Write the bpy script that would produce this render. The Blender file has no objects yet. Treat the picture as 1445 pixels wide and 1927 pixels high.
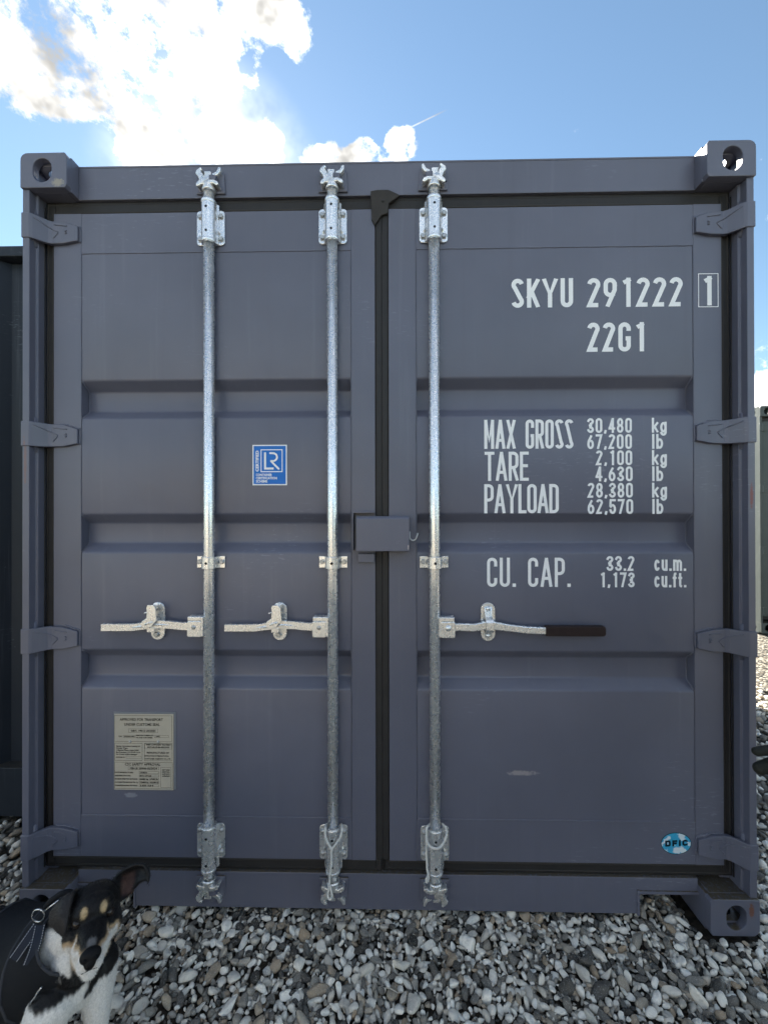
import bpy, bmesh, math, random
import numpy as np
from mathutils import Vector, Matrix, Euler
rad = math.radians
random.seed(7); rng = np.random.default_rng(11)
S = bpy.context.scene
COL = S.collection

# ------------------------------------------------------------------ camera
cam_d = bpy.data.cameras.new('camera'); cam = bpy.data.objects.new('camera', cam_d); COL.objects.link(cam)
cam_d.sensor_fit = 'HORIZONTAL'; cam_d.sensor_width = 36.0; cam_d.lens = 780.0 / 1445.0 * 36.0
cam_d.clip_start = 0.02; cam_d.clip_end = 6000.0
_r, _d, _f = Vector((.99982, .01876, -.00178)), Vector((-.00184, .00343, -.99999)), Vector((-.01875, .99982, .00346))
CAM = Vector((.02986, -1.36799, 1.37368))
cam.matrix_world = Matrix(((_r.x, -_d.x, -_f.x, CAM.x), (_r.y, -_d.y, -_f.y, CAM.y), (_r.z, -_d.z, -_f.z, CAM.z), (0, 0, 0, 1)))
S.camera = cam

# ------------------------------------------------------------------ sun, exposure, sky
SUN_EL, SUN_AZ = rad(35.5), rad(-22.9)           # azimuth from +Y towards +X
SUN = Vector((math.sin(SUN_AZ) * math.cos(SUN_EL), math.cos(SUN_AZ) * math.cos(SUN_EL), math.sin(SUN_EL)))
sl = bpy.data.lights.new('sun', 'SUN'); sl.energy = 5.0; sl.angle = rad(.53); sl.color = (1, .94, .84)
so = bpy.data.objects.new('sun', sl); COL.objects.link(so); so.rotation_euler = SUN.to_track_quat('Z', 'Y').to_euler()
S.view_settings.view_transform = 'Standard'; S.view_settings.look = 'None'
S.view_settings.exposure = 2.12; S.view_settings.gamma = 1.0; S.view_settings.use_curve_mapping = False
S.render.engine = 'CYCLES'
S.cycles.use_denoising = True; S.cycles.max_bounces = 5; S.cycles.diffuse_bounces = 2; S.cycles.glossy_bounces = 3
S.cycles.use_adaptive_sampling = True; S.cycles.adaptive_threshold = .03; S.cycles.caustics_reflective = False; S.cycles.caustics_refractive = False

class NT:
    """small node-graph helper"""
    def __init__(s, tree): s.t = tree; s.n = tree.nodes; s.l = tree.links
    def node(s, typ, **kw):
        n = s.n.new(typ)
        for k, v in kw.items(): setattr(n, k, v)
        return n
    def put(s, sock, v):
        if hasattr(v, 'is_output') or hasattr(v, 'node'): s.l.new(v, sock)
        elif v is not None: sock.default_value = v
    def m(s, op, a, b=None, c=None, clamp=False):
        n = s.node('ShaderNodeMath', operation=op, use_clamp=clamp)
        for i, v in enumerate((a, b, c)):
            if v is not None: s.put(n.inputs[i], v)
        return n.outputs[0]
    def vm(s, op, a, b=None, out=0):
        n = s.node('ShaderNodeVectorMath', operation=op)
        s.put(n.inputs[0], a)
        if b is not None: s.put(n.inputs[1], b)
        return n.outputs[out]
    def scale(s, a, k):
        n = s.node('ShaderNodeVectorMath', operation='SCALE'); s.put(n.inputs[0], a); s.put(n.inputs['Scale'], k); return n.outputs[0]
    def noise(s, vec, scale, detail=4, rough=.55, dist=0.0, color=False):
        n = s.node('ShaderNodeTexNoise'); s.put(n.inputs['Vector'], vec); n.inputs['Scale'].default_value = scale
        n.inputs['Detail'].default_value = detail; n.inputs['Roughness'].default_value = rough; n.inputs['Distortion'].default_value = dist
        return n.outputs['Color' if color else 'Fac']
    def ramp(s, v, a, b, c=0.0, d=1.0, smooth=True):
        n = s.node('ShaderNodeMapRange', interpolation_type='SMOOTHSTEP' if smooth else 'LINEAR')
        s.put(n.inputs[0], v)
        for i, q in enumerate((a, b, c, d)): s.put(n.inputs[i + 1], q)
        return n.outputs[0]
    def mix(s, f, a, b, mode='MIX'):
        n = s.node('ShaderNodeMix', data_type='RGBA', blend_type=mode)
        s.put(n.inputs[0], f); s.put(n.inputs[6], a if not isinstance(a, tuple) else tuple(a) + (1,) * (4 - len(a)))
        s.put(n.inputs[7], b if not isinstance(b, tuple) else tuple(b) + (1,) * (4 - len(b)))
        return n.outputs[2]
    def cramp(s, v, stops):
        n = s.node('ShaderNodeValToRGB'); s.put(n.inputs[0], v); e = n.color_ramp.elements
        while len(e) < len(stops): e.new(.5)
        for q, (p, c) in zip(e, stops): q.position = p; q.color = tuple(c) + (1,)
        return n.outputs[0]

def sky_dir(px, py):     # a direction in the sky, read off the photograph once
    d = _r * ((px - 722.5) / 780) + _d * ((py - 963.5) / 780) + _f
    return d.normalized()

SKY_S, CLOUD_L = .050, 16.0
W = bpy.data.worlds.new('World'); S.world = W; W.use_nodes = True
W.cycles.sampling_method = 'MANUAL'; W.cycles.sample_map_resolution = 512
w = NT(W.node_tree); w.n.clear()
tc = w.node('ShaderNodeTexCoord').outputs['Generated']
dirv = w.vm('NORMALIZE', tc)
sky = w.node('ShaderNodeTexSky', sky_type='NISHITA', sun_disc=False)
sky.sun_elevation = SUN_EL; sky.sun_rotation = SUN_AZ % (2 * math.pi); sky.altitude = 100
sky.air_density = 1.0; sky.dust_density = 0.06; sky.ozone_density = 1.0
CLOUDS = [(40, 40, 170, .36), (220, 20, 220, .36), (430, 20, 130, .38), (560, 60, 46, .34), (110, 165, 70, .30), (300, 160, 95, .34), (385, 240, 85, .40), (490, 290, 52, .40), (585, 302, 32, .40), (628, 308, 34, .55), (290, 300, 60, .20),
          (722, 298, 58, .56), (744, 262, 20, .40), (770, 246, 15, .34), (786, 280, 16, .3), (680, 290, 30, .4), (1440, 745, 45, .30),
          (40, 340, 105, -.50), (0, 430, 90, -.50), (160, 270, 52, -.26), (525, 145, 36, -.36), (570, 205, 52, -.36), (645, 240, 26, -.26), (700, 130, 105, -.36), (1050, 250, 400, -.36), (385, 75, 16, -.26), (40, 130, 20, -.24)]
uvw = w.vm('MULTIPLY', dirv, (1, 1, 1.25))
fb = w.noise(uvw, 11.0, 7, .68)
bias = None
for (px, py, r, k) in CLOUDS:
    c = sky_dir(px, py); c2 = sky_dir(px + r * .7071, py + r * .7071); ca = c.dot(c2)
    dt = w.vm('DOT_PRODUCT', dirv, tuple(c), out=1)
    g = w.ramp(dt, 1 - (1 - ca) * 2.2, 1 - (1 - ca) * .2, 0, k)
    bias = g if bias is None else w.m('ADD', bias, g)
bias = w.m('MAXIMUM', w.m('MINIMUM', bias, .30), -.36)
dens = w.m('ADD', w.m('MULTIPLY_ADD', fb, 2.1, -.66), bias)
mask = w.ramp(dens, .42, .74)
sdot = w.vm('DOT_PRODUCT', dirv, tuple(SUN), out=1)
glow = w.m('POWER', w.m('MAXIMUM', sdot, 0), 10.0)
cb = w.ramp(w.noise(w.vm('ADD', uvw, (.04, 0, .06)), 8.0, 4, .62), .33, .62, .30, 1.14)
clum = w.m('MULTIPLY', cb, w.m('ADD', w.m('MULTIPLY_ADD', sdot, -.75 * CLOUD_L, 1.2 * CLOUD_L), w.m('MULTIPLY', glow, 3.0)))   # lit from the front opposite the sun, from behind beside it
cc = w.node('ShaderNodeCombineColor')
w.put(cc.inputs[0], clum); w.put(cc.inputs[1], w.m('MULTIPLY', clum, .98)); w.put(cc.inputs[2], w.m('MULTIPLY', clum, .935))
# thin contrail beside the small cumulus
ca_, cb_ = sky_dir(768, 241), sky_dir(836, 208); nn = ca_.cross(cb_).normalized(); mid = (ca_ + cb_).normalized()
ctr = w.m('MULTIPLY', w.ramp(w.m('ABSOLUTE', w.vm('DOT_PRODUCT', dirv, tuple(nn), out=1)), .0004, .0016, 1, 0),
          w.ramp(w.vm('DOT_PRODUCT', dirv, tuple(mid), out=1), mid.dot(ca_) - .0003, mid.dot(ca_) + .0006, 0, .55))
mask2 = w.m('MAXIMUM', w.m('MAXIMUM', mask, ctr), w.ramp(sdot, .978, .9990, 0, .45))
sep = w.node('ShaderNodeSeparateXYZ'); w.put(sep.inputs[0], dirv)
mask3 = w.m('MULTIPLY', mask2, w.ramp(sep.outputs[2], .02, .12))
bg = w.node('ShaderNodeBackground'); w.put(bg.inputs[0], w.mix(mask3, w.vm('MULTIPLY', sky.outputs[0], (.96, 1.03, .97)), cc.outputs[0])); bg.inputs[1].default_value = SKY_S
w.l.new(bg.outputs[0], w.node('ShaderNodeOutputWorld').inputs[0])

# ------------------------------------------------------------------ materials
def mat(name):
    m = bpy.data.materials.new(name); m.use_nodes = True
    t = NT(m.node_tree); b = t.n['Principled BSDF']
    return m, t, b
def bump(t, b, h, dist, strength=1.0):
    n = t.node('ShaderNodeBump'); n.inputs['Distance'].default_value = dist; n.inputs['Strength'].default_value = strength
    t.put(n.inputs['Height'], h); t.l.new(n.outputs[0], b.inputs['Normal'])
def pos(t): return t.node('ShaderNodeNewGeometry').outputs['Position']
def simple(name, col, rough=.5, metal=0.0, var=.15, scale=30.0, bmp=0.0, bscale=400.0, spec=.18):
    m, t, b = mat(name); o = t.node('ShaderNodeTexCoord').outputs['Object']
    n = t.noise(o, scale, 5, .6)
    c1 = tuple(v * (1 - var) for v in col); c2 = tuple(min(1, v * (1 + var)) for v in col)
    t.put(b.inputs['Base Color'], t.mix(n, c1, c2)); b.inputs['Metallic'].default_value = metal
    t.put(b.inputs['Roughness'], t.ramp(n, .25, .75, max(.02, rough - .07), min(1, rough + .07)))
    b.inputs['Specular IOR Level'].default_value = spec
    if bmp: bump(t, b, t.noise(o, bscale, 3, .6), bmp)
    return m

def paint_mat(name, col, spots=True, coat=.3):
    m, t, b = mat(name); P = pos(t)
    sp = t.node('ShaderNodeSeparateXYZ'); t.put(sp.inputs[0], P)
    big = t.noise(P, 1.7, 3, .6); fine = t.noise(t.vm('MULTIPLY', P, (110, 110, 150)), 1, 3, .7)
    streak = t.noise(t.vm('MULTIPLY', P, (24, 24, 1.0)), 1.0, 4, .65)
    c = t.mix(t.ramp(big, .3, .7), tuple(v * .93 for v in col), tuple(v * 1.07 for v in col))
    c = t.mix(t.ramp(streak, .56, .8, 0, .16), c, tuple(v * .72 for v in col))
    c = t.mix(t.ramp(streak, .42, .24, 0, .12), c, (.26, .265, .30))
    c = t.mix(t.ramp(fine, .70, .80, 0, .35), c, (.40, .39, .40))
    rub = t.m('MULTIPLY', t.ramp(big, .54, .66), t.ramp(t.noise(t.vm('MULTIPLY', P, (30, 30, 160)), 1, 2), .6, .7, 0, .26))
    c = t.mix(rub, c, (.34, .35, .40))
    # grime where rain water stands on ledges near the ground
    nz = t.node('ShaderNodeSeparateXYZ'); t.put(nz.inputs[0], t.node('ShaderNodeNewGeometry').outputs['True Normal'])
    led = t.m('MULTIPLY', t.ramp(nz.outputs[2], .8, .95), t.ramp(sp.outputs[2], .10, .32, 1, .12))
    c = t.mix(t.m('MULTIPLY', led, t.ramp(fine, .30, .5)), c, (.085, .068, .042))
    if spots:
        def spot(x, z, dx, dz, colr, amt):
            nonlocal c
            ex = t.m('POWER', t.m('DIVIDE', t.m('SUBTRACT', sp.outputs[0], x), dx), 2.0)
            ez = t.m('POWER', t.m('DIVIDE', t.m('SUBTRACT', sp.outputs[2], z), dz), 2.0)
            q = t.ramp(t.m('ADD', t.m('ADD', ex, ez), t.m('MULTIPLY_ADD', fine, 2.4, -1.2)), .2, .9, amt, 0)
            c = t.mix(q, c, colr)
        spot(.475, .485, .058, .011, (.34, .31, .32), .8)
        spot(-.88, .395, .026, .012, (.27, .28, .32), .7)
        spot(1.205, 1.43, .006, .050, (.22, .05, .045), .9)
        spot(-1.09, 2.49, .026, .016, (.36, .32, .24), .8)
        spot(1.192, .085, .010, .03, (.17, .06, .03), .9)
        spot(-1.207, 1.55, .006, .10, (.22, .11, .09), .7)
        spot(.084, 1.262, .003, .010, (.6, .5, .46), .9)
    t.put(b.inputs['Base Color'], c)
    t.put(b.inputs['Roughness'], t.ramp(streak, .3, .8, .40, .52))
    b.inputs['Specular IOR Level'].default_value = .4 if coat else .2; b.inputs['Coat Weight'].default_value = coat; b.inputs['Coat Roughness'].default_value = .28; b.inputs['Coat IOR'].default_value = 1.65
    bump(t, b, t.m('ADD', t.m('MULTIPLY', t.noise(P, 330, 2, .6), .35), t.m('MULTIPLY', t.noise(P, 12, 1), 6.0)), .0006, .55)
    return m
PAINT = (.122, .127, .172)
M = {}
M['paint'] = paint_mat('slate_grey_container_paint', PAINT)
M['paint_plain'] = paint_mat('grey_container_paint', (.020, .026, .036), False, .0)
M['paint_back'] = paint_mat('grey_green_far_paint', (.085, .098, .094), False, .0)
M['paint_cream'] = paint_mat('cream_container_paint', (.30, .27, .22), False, .0)
M['paint_green'] = paint_mat('grey_green_container_paint', (.05, .055, .055), False, .0)
M['rubber'] = simple('black_door_seal_rubber', (.030, .028, .028), .5, 0, .35, 22, .0008, 90, spec=.3)
M['dustrubber'] = simple('dusty_seal_rubber', (.050, .046, .044), .7, 0, .35, 25, .0006, 90)
M['white'] = simple('white_lettering_vinyl', (.95, .95, .95), .4, 0, .03, 40)
M['hole'] = simple('dark_hole', (.006, .006, .007), .8, 0)
M['grip'] = simple('dark_brown_grip', (.030, .020, .020), .5, 0, .3, 60, .0004, 300)
M['rope'] = simple('white_rope_fibre', (.72, .71, .68), .75, 0, .12, 200, .0005, 900)
def zinc(name, col, r0, r1, metal=.78):
    m, t, b = mat(name); P = pos(t)
    f = t.noise(t.vm('MULTIPLY', P, (70, 70, 22)), 1, 3, .6)
    c0 = t.mix(f, tuple(q * .93 for q in col), tuple(min(1, q * 1.06) for q in col))
    t.put(b.inputs['Base Color'], t.mix(t.ramp(f, .66, .80, 0, .08), c0, (.40, .40, .39)))
    b.inputs['Metallic'].default_value = metal
    t.put(b.inputs['Roughness'], t.ramp(t.noise(P, 45, 3, .6), .3, .7, r0, r1))
    bump(t, b, t.noise(t.vm('MULTIPLY', P, (60, 60, 9)), 1, 2, .6), .00012, .3)
    return m
M['zinc'] = zinc('galvanised_steel', (.90, .905, .91), .23, .32)
M['castzinc'] = zinc('cast_zinc_fittings', (.88, .875, .86), .22, .34)
M['bolt'] = zinc('dull_zinc_bolts', (.50, .50, .50), .38, .55)

# ------------------------------------------------------------------ geometry helpers
class MB:
    def __init__(s): s.v = []; s.f = []; s.sm = []
    def add(s, vs, fs, smooth=False, T=None):
        k = len(s.v)
        s.v += [tuple(T @ Vector(q)) if T is not None else tuple(q) for q in vs]
        s.f += [tuple(i + k for i in q) for q in fs]; s.sm += [smooth] * len(fs); return s
    def box(s, x0, x1, y0, y1, z0, z1, T=None):
        v = [(x, y, z) for x in (x0, x1) for y in (y0, y1) for z in (z0, z1)]
        return s.add(v, [(0, 1, 3, 2), (4, 6, 7, 5), (0, 4, 5, 1), (2, 3, 7, 6), (0, 2, 6, 4), (1, 5, 7, 3)], False, T)
    def prism(s, poly, a0, a1, axis='Y', T=None, smooth=False):
        """poly in the two other axes, extruded along axis"""
        def P(u, v, a): return {'Y': (u, a, v), 'X': (a, u, v), 'Z': (u, v, a)}[axis]
        n = len(poly); area = sum(poly[i][0] * poly[(i + 1) % n][1] - poly[(i + 1) % n][0] * poly[i][1] for i in range(n))
        if area < 0: poly = poly[::-1]
        flip = axis == 'Y'
        v = [P(u, q, a0) for u, q in poly] + [P(u, q, a1) for u, q in poly]
        side = [(i, (i + 1) % n, n + (i + 1) % n, n + i) for i in range(n)]
        caps = [tuple(range(n))[::-1], tuple(range(n, 2 * n))]
        if flip: side = [q[::-1] for q in side]; caps = [q[::-1] for q in caps]
        k = len(s.v); s.add(v, side, smooth, T); s.add([], [], False)
        s.f += [tuple(i + k for i in q) for q in caps]; s.sm += [False, False]; return s
    def ring(s, outer, inner, a0, a1, axis='Y', T=None):
        """plate with a hole; outer and inner have the same number of points, both in the same sense and start angle"""
        def P(u, v, a): return {'Y': (u, a, v), 'X': (a, u, v), 'Z': (u, v, a)}[axis]
        n = len(outer)
        v = [P(*q, a0) for q in outer] + [P(*q, a0) for q in inner] + [P(*q, a1) for q in outer] + [P(*q, a1) for q in inner]
        F = []
        for i in range(n):
            j = (i + 1) % n
            F += [(i, j, n + j, n + i), (2 * n + i, 3 * n + i, 3 * n + j, 2 * n + j), (i, 2 * n + i, 2 * n + j, j), (n + i, n + j, 3 * n + j, 3 * n + i)]
        return s.add(v, F, False, T)
    def tube(s, pts, r, n=12, caps=True, T=None, smooth=True):
        pts = [Vector(p) for p in pts]; rs = r if isinstance(r, (list, tuple)) else [r] * len(pts)
        vs, fs = [], []; up = None
        for i, p in enumerate(pts):
            t = (pts[min(i + 1, len(pts) - 1)] - pts[max(i - 1, 0)]).normalized()
            if up is None: up = Vector((0, 0, 1)) if abs(t.z) < .9 else Vector((0, -1, 0))
            a = t.cross(up).normalized(); b = a.cross(t).normalized(); up = b
            vs += [p + (a * math.cos(2 * math.pi * k / n) + b * math.sin(2 * math.pi * k / n)) * rs[i] for k in range(n)]
        for i in range(len(pts) - 1):
            for k in range(n):
                k2 = (k + 1) % n; fs.append((i * n + k, i * n + k2, (i + 1) * n + k2, (i + 1) * n + k))
        s.add(vs, fs, smooth, T)
        if caps:
            K = len(s.v) - len(vs); L = len(pts) - 1
            s.f += [tuple(K + k for k in range(n))[::-1], tuple(K + L * n + k for k in range(n))]; s.sm += [False, False]
        return s
    def lathe(s, prof, c, axis='Z', n=24, a0=0, a1=2 * math.pi, T=None):
        """prof = [(r, h)]; revolved round an axis through c"""
        full = abs(a1 - a0 - 2 * math.pi) < 1e-6; m = n if full else n + 1
        vs, fs = [], []
        for r, h in prof:
            for k in range(m):
                a = a0 + (a1 - a0) * k / n; x, y = r * math.cos(a), r * math.sin(a)
                q = {'Z': (x, y, h), 'Y': (x, h, y), 'X': (h, x, y)}[axis]; vs.append((c[0] + q[0], c[1] + q[1], c[2] + q[2]))
        for i in range(len(prof) - 1):
            for k in range(n):
                k2 = (k + 1) % m; q = (i * m + k, i * m + k2, (i + 1) * m + k2, (i + 1) * m + k)
                fs.append(q)
        return s.add(vs, fs, True, T)
    def mesh(s, name, m=None, recalc=True):
        me = bpy.data.meshes.new(name); me.from_pydata([tuple(v) for v in s.v], [], s.f); me.polygons.foreach_set('use_smooth', s.sm)
        if recalc:
            b = bmesh.new(); b.from_mesh(me); bmesh.ops.recalc_face_normals(b, faces=b.faces); b.to_mesh(me); b.free()
        if m: me.materials.append(M[m] if isinstance(m, str) else m)
        me.update(); return me
def link(name, data, parent=None):
    o = bpy.data.objects.new(name, data); COL.objects.link(o)
    if parent is not None: o.parent = parent
    return o
def obj(name, mb, m, parent=None, bevel=0.0, seg=2, recalc=True, label=None):
    o = link(name, mb.mesh(name, m, recalc), parent)
    if bevel:
        b = o.modifiers.new('bevel', 'BEVEL'); b.width = bevel; b.segments = seg; b.limit_method = 'ANGLE'; b.angle_limit = rad(35); b.harden_normals = False
    if label: o['label'] = label
    return o
def tag(o, label, cat=None, group=None, kind=None):
    o['label'] = label
    if cat: o['category'] = cat
    if group: o['group'] = group
    if kind: o['kind'] = kind
    return o
def empty(name, loc=(0, 0, 0)):
    o = bpy.data.objects.new(name, None); o.location = loc; o.empty_display_size = .1; COL.objects.link(o); return o
def copy_tree(o, parent=None, skip=()):
    c = o.copy(); COL.objects.link(c)
    if parent is not None: c.parent = parent
    for ch in o.children:
        if ch.name.split('.')[0] not in skip: copy_tree(ch, c, skip)
    return c
def rrect(x0, x1, z0, z1, r, n=6, corners='1111'):
    """rounded rectangle, corners in the order BL BR TR TL"""
    out = []
    for (cx, cz, a, on) in ((x0, z0, 180, corners[0]), (x1, z0, 270, corners[1]), (x1, z1, 0, corners[2]), (x0, z1, 90, corners[3])):
        if on == '0': out.append((cx, cz)); continue
        ox = cx + (r if cx == x0 else -r); oz = cz + (r if cz == z0 else -r)
        out += [(ox + r * math.cos(rad(a + 90 * k / n)), oz + r * math.sin(rad(a + 90 * k / n))) for k in range(n + 1)]
    return out
def radial(poly_fn, n, c):
    """sample a convex outline by n rays from c"""
    out = []
    P = poly_fn
    for k in range(n):
        a = 2 * math.pi * k / n; d = (math.cos(a), math.sin(a)); best = None
        for i in range(len(P)):
            (x1, y1), (x2, y2) = P[i], P[(i + 1) % len(P)]
            ex, ey = x2 - x1, y2 - y1; det = d[0] * -ey + ex * d[1]
            if abs(det) < 1e-12: continue
            rx, ry = x1 - c[0], y1 - c[1]
            t = (rx * -ey + ex * ry) / det; u = (d[0] * ry - d[1] * rx) / det
            if t > 0 and -1e-6 <= u <= 1 + 1e-6 and (best is None or t > best): best = t
        out.append((c[0] + d[0] * best, c[1] + d[1] * best))
    return out

# ------------------------------------------------------------------ the setting: ground
def gravel_color(t, v):
    return t.cramp(v, [(0, (.045, .041, .035)), (.10, (.11, .10, .086)), (.23, (.23, .212, .18)), (.33, (.36, .33, .275)), (.40, (.38, .285, .19)), (.45, (.42, .335, .24)), (.50, (.53, .485, .41)), (.66, (.80, .745, .64)), (1, (.99, .94, .83))])
def pebble_mat(name, src):
    m, t, b = mat(name); P = pos(t)
    if src == 'attr': v = t.node('ShaderNodeAttribute', attribute_name='tone').outputs['Fac']
    else: v = t.node('ShaderNodeObjectInfo').outputs['Random']
    c = gravel_color(t, v)
    n1 = t.noise(P, 90, 5, .68, .5); n2 = t.noise(P, 330, 4, .75)
    c = t.mix(t.ramp(n1, .50, .68, 0, .45), c, t.mix(.5, c, (.12, .11, .095)))
    c = t.mix(t.ramp(n2, .54, .66, 0, .6), c, t.mix(.5, c, (.9, .88, .82)))
    c = t.mix(t.ramp(n2, .42, .32, 0, .45), c, t.mix(.6, c, (.06, .055, .05)))
    t.put(b.inputs['Base Color'], c); b.inputs['Roughness'].default_value = .8; b.inputs['Specular IOR Level'].default_value = .3
    bump(t, b, t.m('ADD', n2, t.m('MULTIPLY', n1, 2.0)), .0014, .8)
    return m
M['pebble'] = pebble_mat('pebble_stone', 'attr'); M['pebble_obj'] = pebble_mat('single_pebble_stone', 'obj')
m, t, b = mat('gravel_ground'); P = pos(t)
v1 = t.node('ShaderNodeTexVoronoi', voronoi_dimensions='2D'); t.put(v1.inputs['Vector'], t.vm('ADD', P, t.scale(t.noise(P, 25, 3, .5, 0, True), .02))); v1.inputs['Scale'].default_value = 42
sc_ = t.node('ShaderNodeSeparateColor'); t.put(sc_.inputs[0], v1.outputs['Color'])
gc = gravel_color(t, sc_.outputs[0]); gc = t.mix(t.ramp(v1.outputs['Distance'], .35, .62, 0, .85), gc, (.02, .018, .015))
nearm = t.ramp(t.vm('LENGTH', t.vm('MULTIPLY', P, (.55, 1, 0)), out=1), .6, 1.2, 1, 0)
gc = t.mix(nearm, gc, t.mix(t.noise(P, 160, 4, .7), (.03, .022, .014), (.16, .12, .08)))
t.put(b.inputs['Base Color'], gc); b.inputs['Roughness'].default_value = .85; gc = t.mix(1, gc, (.36, .35, .325), 'MULTIPLY'); t.put(b.inputs['Base Color'], gc)
bump(t, b, t.m('SUBTRACT', 1.0, v1.outputs['Distance']), .012, .8)
M['ground'] = m
ground = link('ground', None)
me = bpy.data.meshes.new('ground'); R_ = 2500.0
me.from_pydata([(-R_, -R_, 0), (R_, -R_, 0), (R_, R_, 0), (-R_, R_, 0)], [], [(0, 1, 2, 3)]); me.materials.append(M['ground'])
bpy.data.objects.remove(ground); ground = link('ground', me); ground.location.z = -.022; tag(ground, 'grey gravel ground of the container yard', kind='structure')

# -- pebbles
def ico(sub):
    b = bmesh.new(); bmesh.ops.create_icosphere(b, subdivisions=sub, radius=1.0)
    v = np.array([q.co[:] for q in b.verts]); f = np.array([[q.index for q in p.verts] for p in b.faces]); b.free(); return v, f
ICO = {1: ico(1), 2: ico(2), 3: ico(3)}
def pebble_shapes(n, sub):
    """n unit pebbles (n, verts, 3), each with its own lumps and flats"""
    V = ICO[sub][0]; out = np.repeat(V[None], n, 0)
    broken = rng.uniform(0, 1, (n, 1, 1)) ** 2.2
    for k in range(9):
        d = rng.normal(size=(n, 1, 3)); d /= np.linalg.norm(d, axis=2, keepdims=True)
        h = (out * d).sum(2, keepdims=True); lim = rng.uniform(.40, .90, (n, 1, 1)) - .12 * broken
        out = out - d * np.maximum(h - lim, 0) * (.45 + .53 * broken)
    ph = rng.uniform(0, 6.28, (n, 1, 3)); fr = rng.uniform(1.2, 2.6, (n, 1, 3))
    wob = np.sin(V[None] * fr + ph).sum(2, keepdims=True)
    ph2 = rng.uniform(0, 6.28, (n, 1, 3)); wob2 = np.sin(V[None] * rng.uniform(3, 5.5, (n, 1, 3)) + ph2).sum(2, keepdims=True)
    return out * (1 + .08 * wob + .035 * wob2)
def rotations(n, tilt):
    a = rng.uniform(0, 2 * np.pi, n); tx = rng.normal(0, tilt, n); ty = rng.normal(0, tilt, n)
    def R(ax, t):
        c, s = np.cos(t), np.sin(t); m = np.zeros((n, 3, 3)); i, j = [(1, 2), (2, 0), (0, 1)][ax]
        m[:, ax, ax] = 1; m[:, i, i] = c; m[:, j, j] = c; m[:, i, j] = -s; m[:, j, i] = s; return m
    return R(0, tx) @ R(1, ty) @ R(2, a)
def darts(x0, x1, y0, y1, tiers, ok=lambda x, y: True, cell=.05, k=.80):
    """variable-radius dart throwing; returns (x, y, r)"""
    grid = {}; out = []
    area = (x1 - x0) * (y1 - y0)
    for (r0, r1, dens) in tiers:
        N = int(area * dens); X = rng.uniform(x0, x1, N); Y = rng.uniform(y0, y1, N); Rr = rng.uniform(r0, r1, N)
        for x, y, r in zip(X, Y, Rr):
            if not ok(x, y): continue
            gx, gy = int(x // cell), int(y // cell); hit = False
            for a in (-1, 0, 1):
                for b_ in (-1, 0, 1):
                    for (px, py, pr) in grid.get((gx + a, gy + b_), ()):
                        q = (pr + r) * k
                        if (px - x) ** 2 + (py - y) ** 2 < q * q: hit = True; break
                    if hit: break
                if hit: break
            if not hit: grid.setdefault((gx, gy), []).append((x, y, r)); out.append((x, y, r))
    return np.array(out)
def gravel_mesh(name, sets):
    VV, FF, TT, k = [], [], [], 0
    for (P3, sub, tone) in sets:
        n, nv, _ = P3.shape; f = ICO[sub][1]
        VV.append(P3.reshape(-1, 3)); FF.append((f[None] + (np.arange(n) * nv)[:, None, None] + k).reshape(-1, 3)); TT.append(np.repeat(tone, nv)); k += n * nv
    V = np.concatenate(VV).astype('f4'); F = np.concatenate(FF).astype('i4'); T = np.concatenate(TT).astype('f4')
    me = bpy.data.meshes.new(name); me.vertices.add(len(V)); me.vertices.foreach_set('co', V.ravel())
    me.loops.add(F.size); me.loops.foreach_set('vertex_index', F.ravel()); me.polygons.add(len(F))
    me.polygons.foreach_set('loop_start', np.arange(0, F.size, 3, dtype='i4')); me.polygons.foreach_set('use_smooth', np.ones(len(F), bool))
    a = me.attributes.new('tone', 'FLOAT', 'POINT'); a.data.foreach_set('value', T); me.update(); me.validate(); me.materials.append(M['pebble']); return me
def posed(P, sub, tilt, zoff, zj):
    n = len(P); sh = pebble_shapes(n, sub)
    a = P[:, 2]; ax = np.stack([a * rng.uniform(1.05, 1.75, n), a * rng.uniform(.75, 1.1, n), a * rng.uniform(.55, .95, n)], 1)
    R3 = rotations(n, tilt); q = np.einsum('nij,nvj->nvi', R3, sh * ax[:, None, :])
    q[:, :, 0] += P[:, 0, None]; q[:, :, 1] += P[:, 1, None]; q[:, :, 2] += (zoff + rng.normal(0, zj, n) + a * .25)[:, None]
    return q, R3, ax
def gz(x, y): return -.010
in_cast = lambda x, y: (abs(x) > 1.03 and abs(x) < 1.235 and -.012 < y < .19)
under = lambda x, y: (-1.0 < x < .80 and y > .16) or (abs(x) <= 1.24 and y > .5)
near_ok = lambda x, y: not in_cast(x, y) and not under(x, y)
SOIL = [(-.36, -.10, .085), (.10, -.19, .06), (-.56, -.21, .09), (.62, -.17, .05), (-.02, -.05, .05)]
for k in range(9): SOIL.append((random.uniform(-1.3, 1.4), random.uniform(-.33, .02), random.uniform(.025, .05)))
def sparse(x, y):
    for (a, b_, r) in SOIL:
        d2 = ((x - a) ** 2 + (1.3 * (y - b_)) ** 2) / (r * r)
        if d2 < 1 and random.random() > .22 + .6 * d2: return False
    return True
top = darts(-1.45, 1.55, -.34, .40, [(.014, .022, 240), (.0088, .014, 6000), (.005, .0088, 20000), (.003, .005, 9000)], lambda x, y: near_ok(x, y) and sparse(x, y))
q, R3, ax = posed(top, 3, .42, -.010, .003)
C3 = np.array(CAM); cen = q.mean(1); dist = np.linalg.norm(cen - C3, axis=1)
rel = cen - C3; zz = rel @ np.array(_f); px = (rel @ np.array(_r)) / zz * 780; py = (rel @ np.array(_d)) / zz * 780
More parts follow.
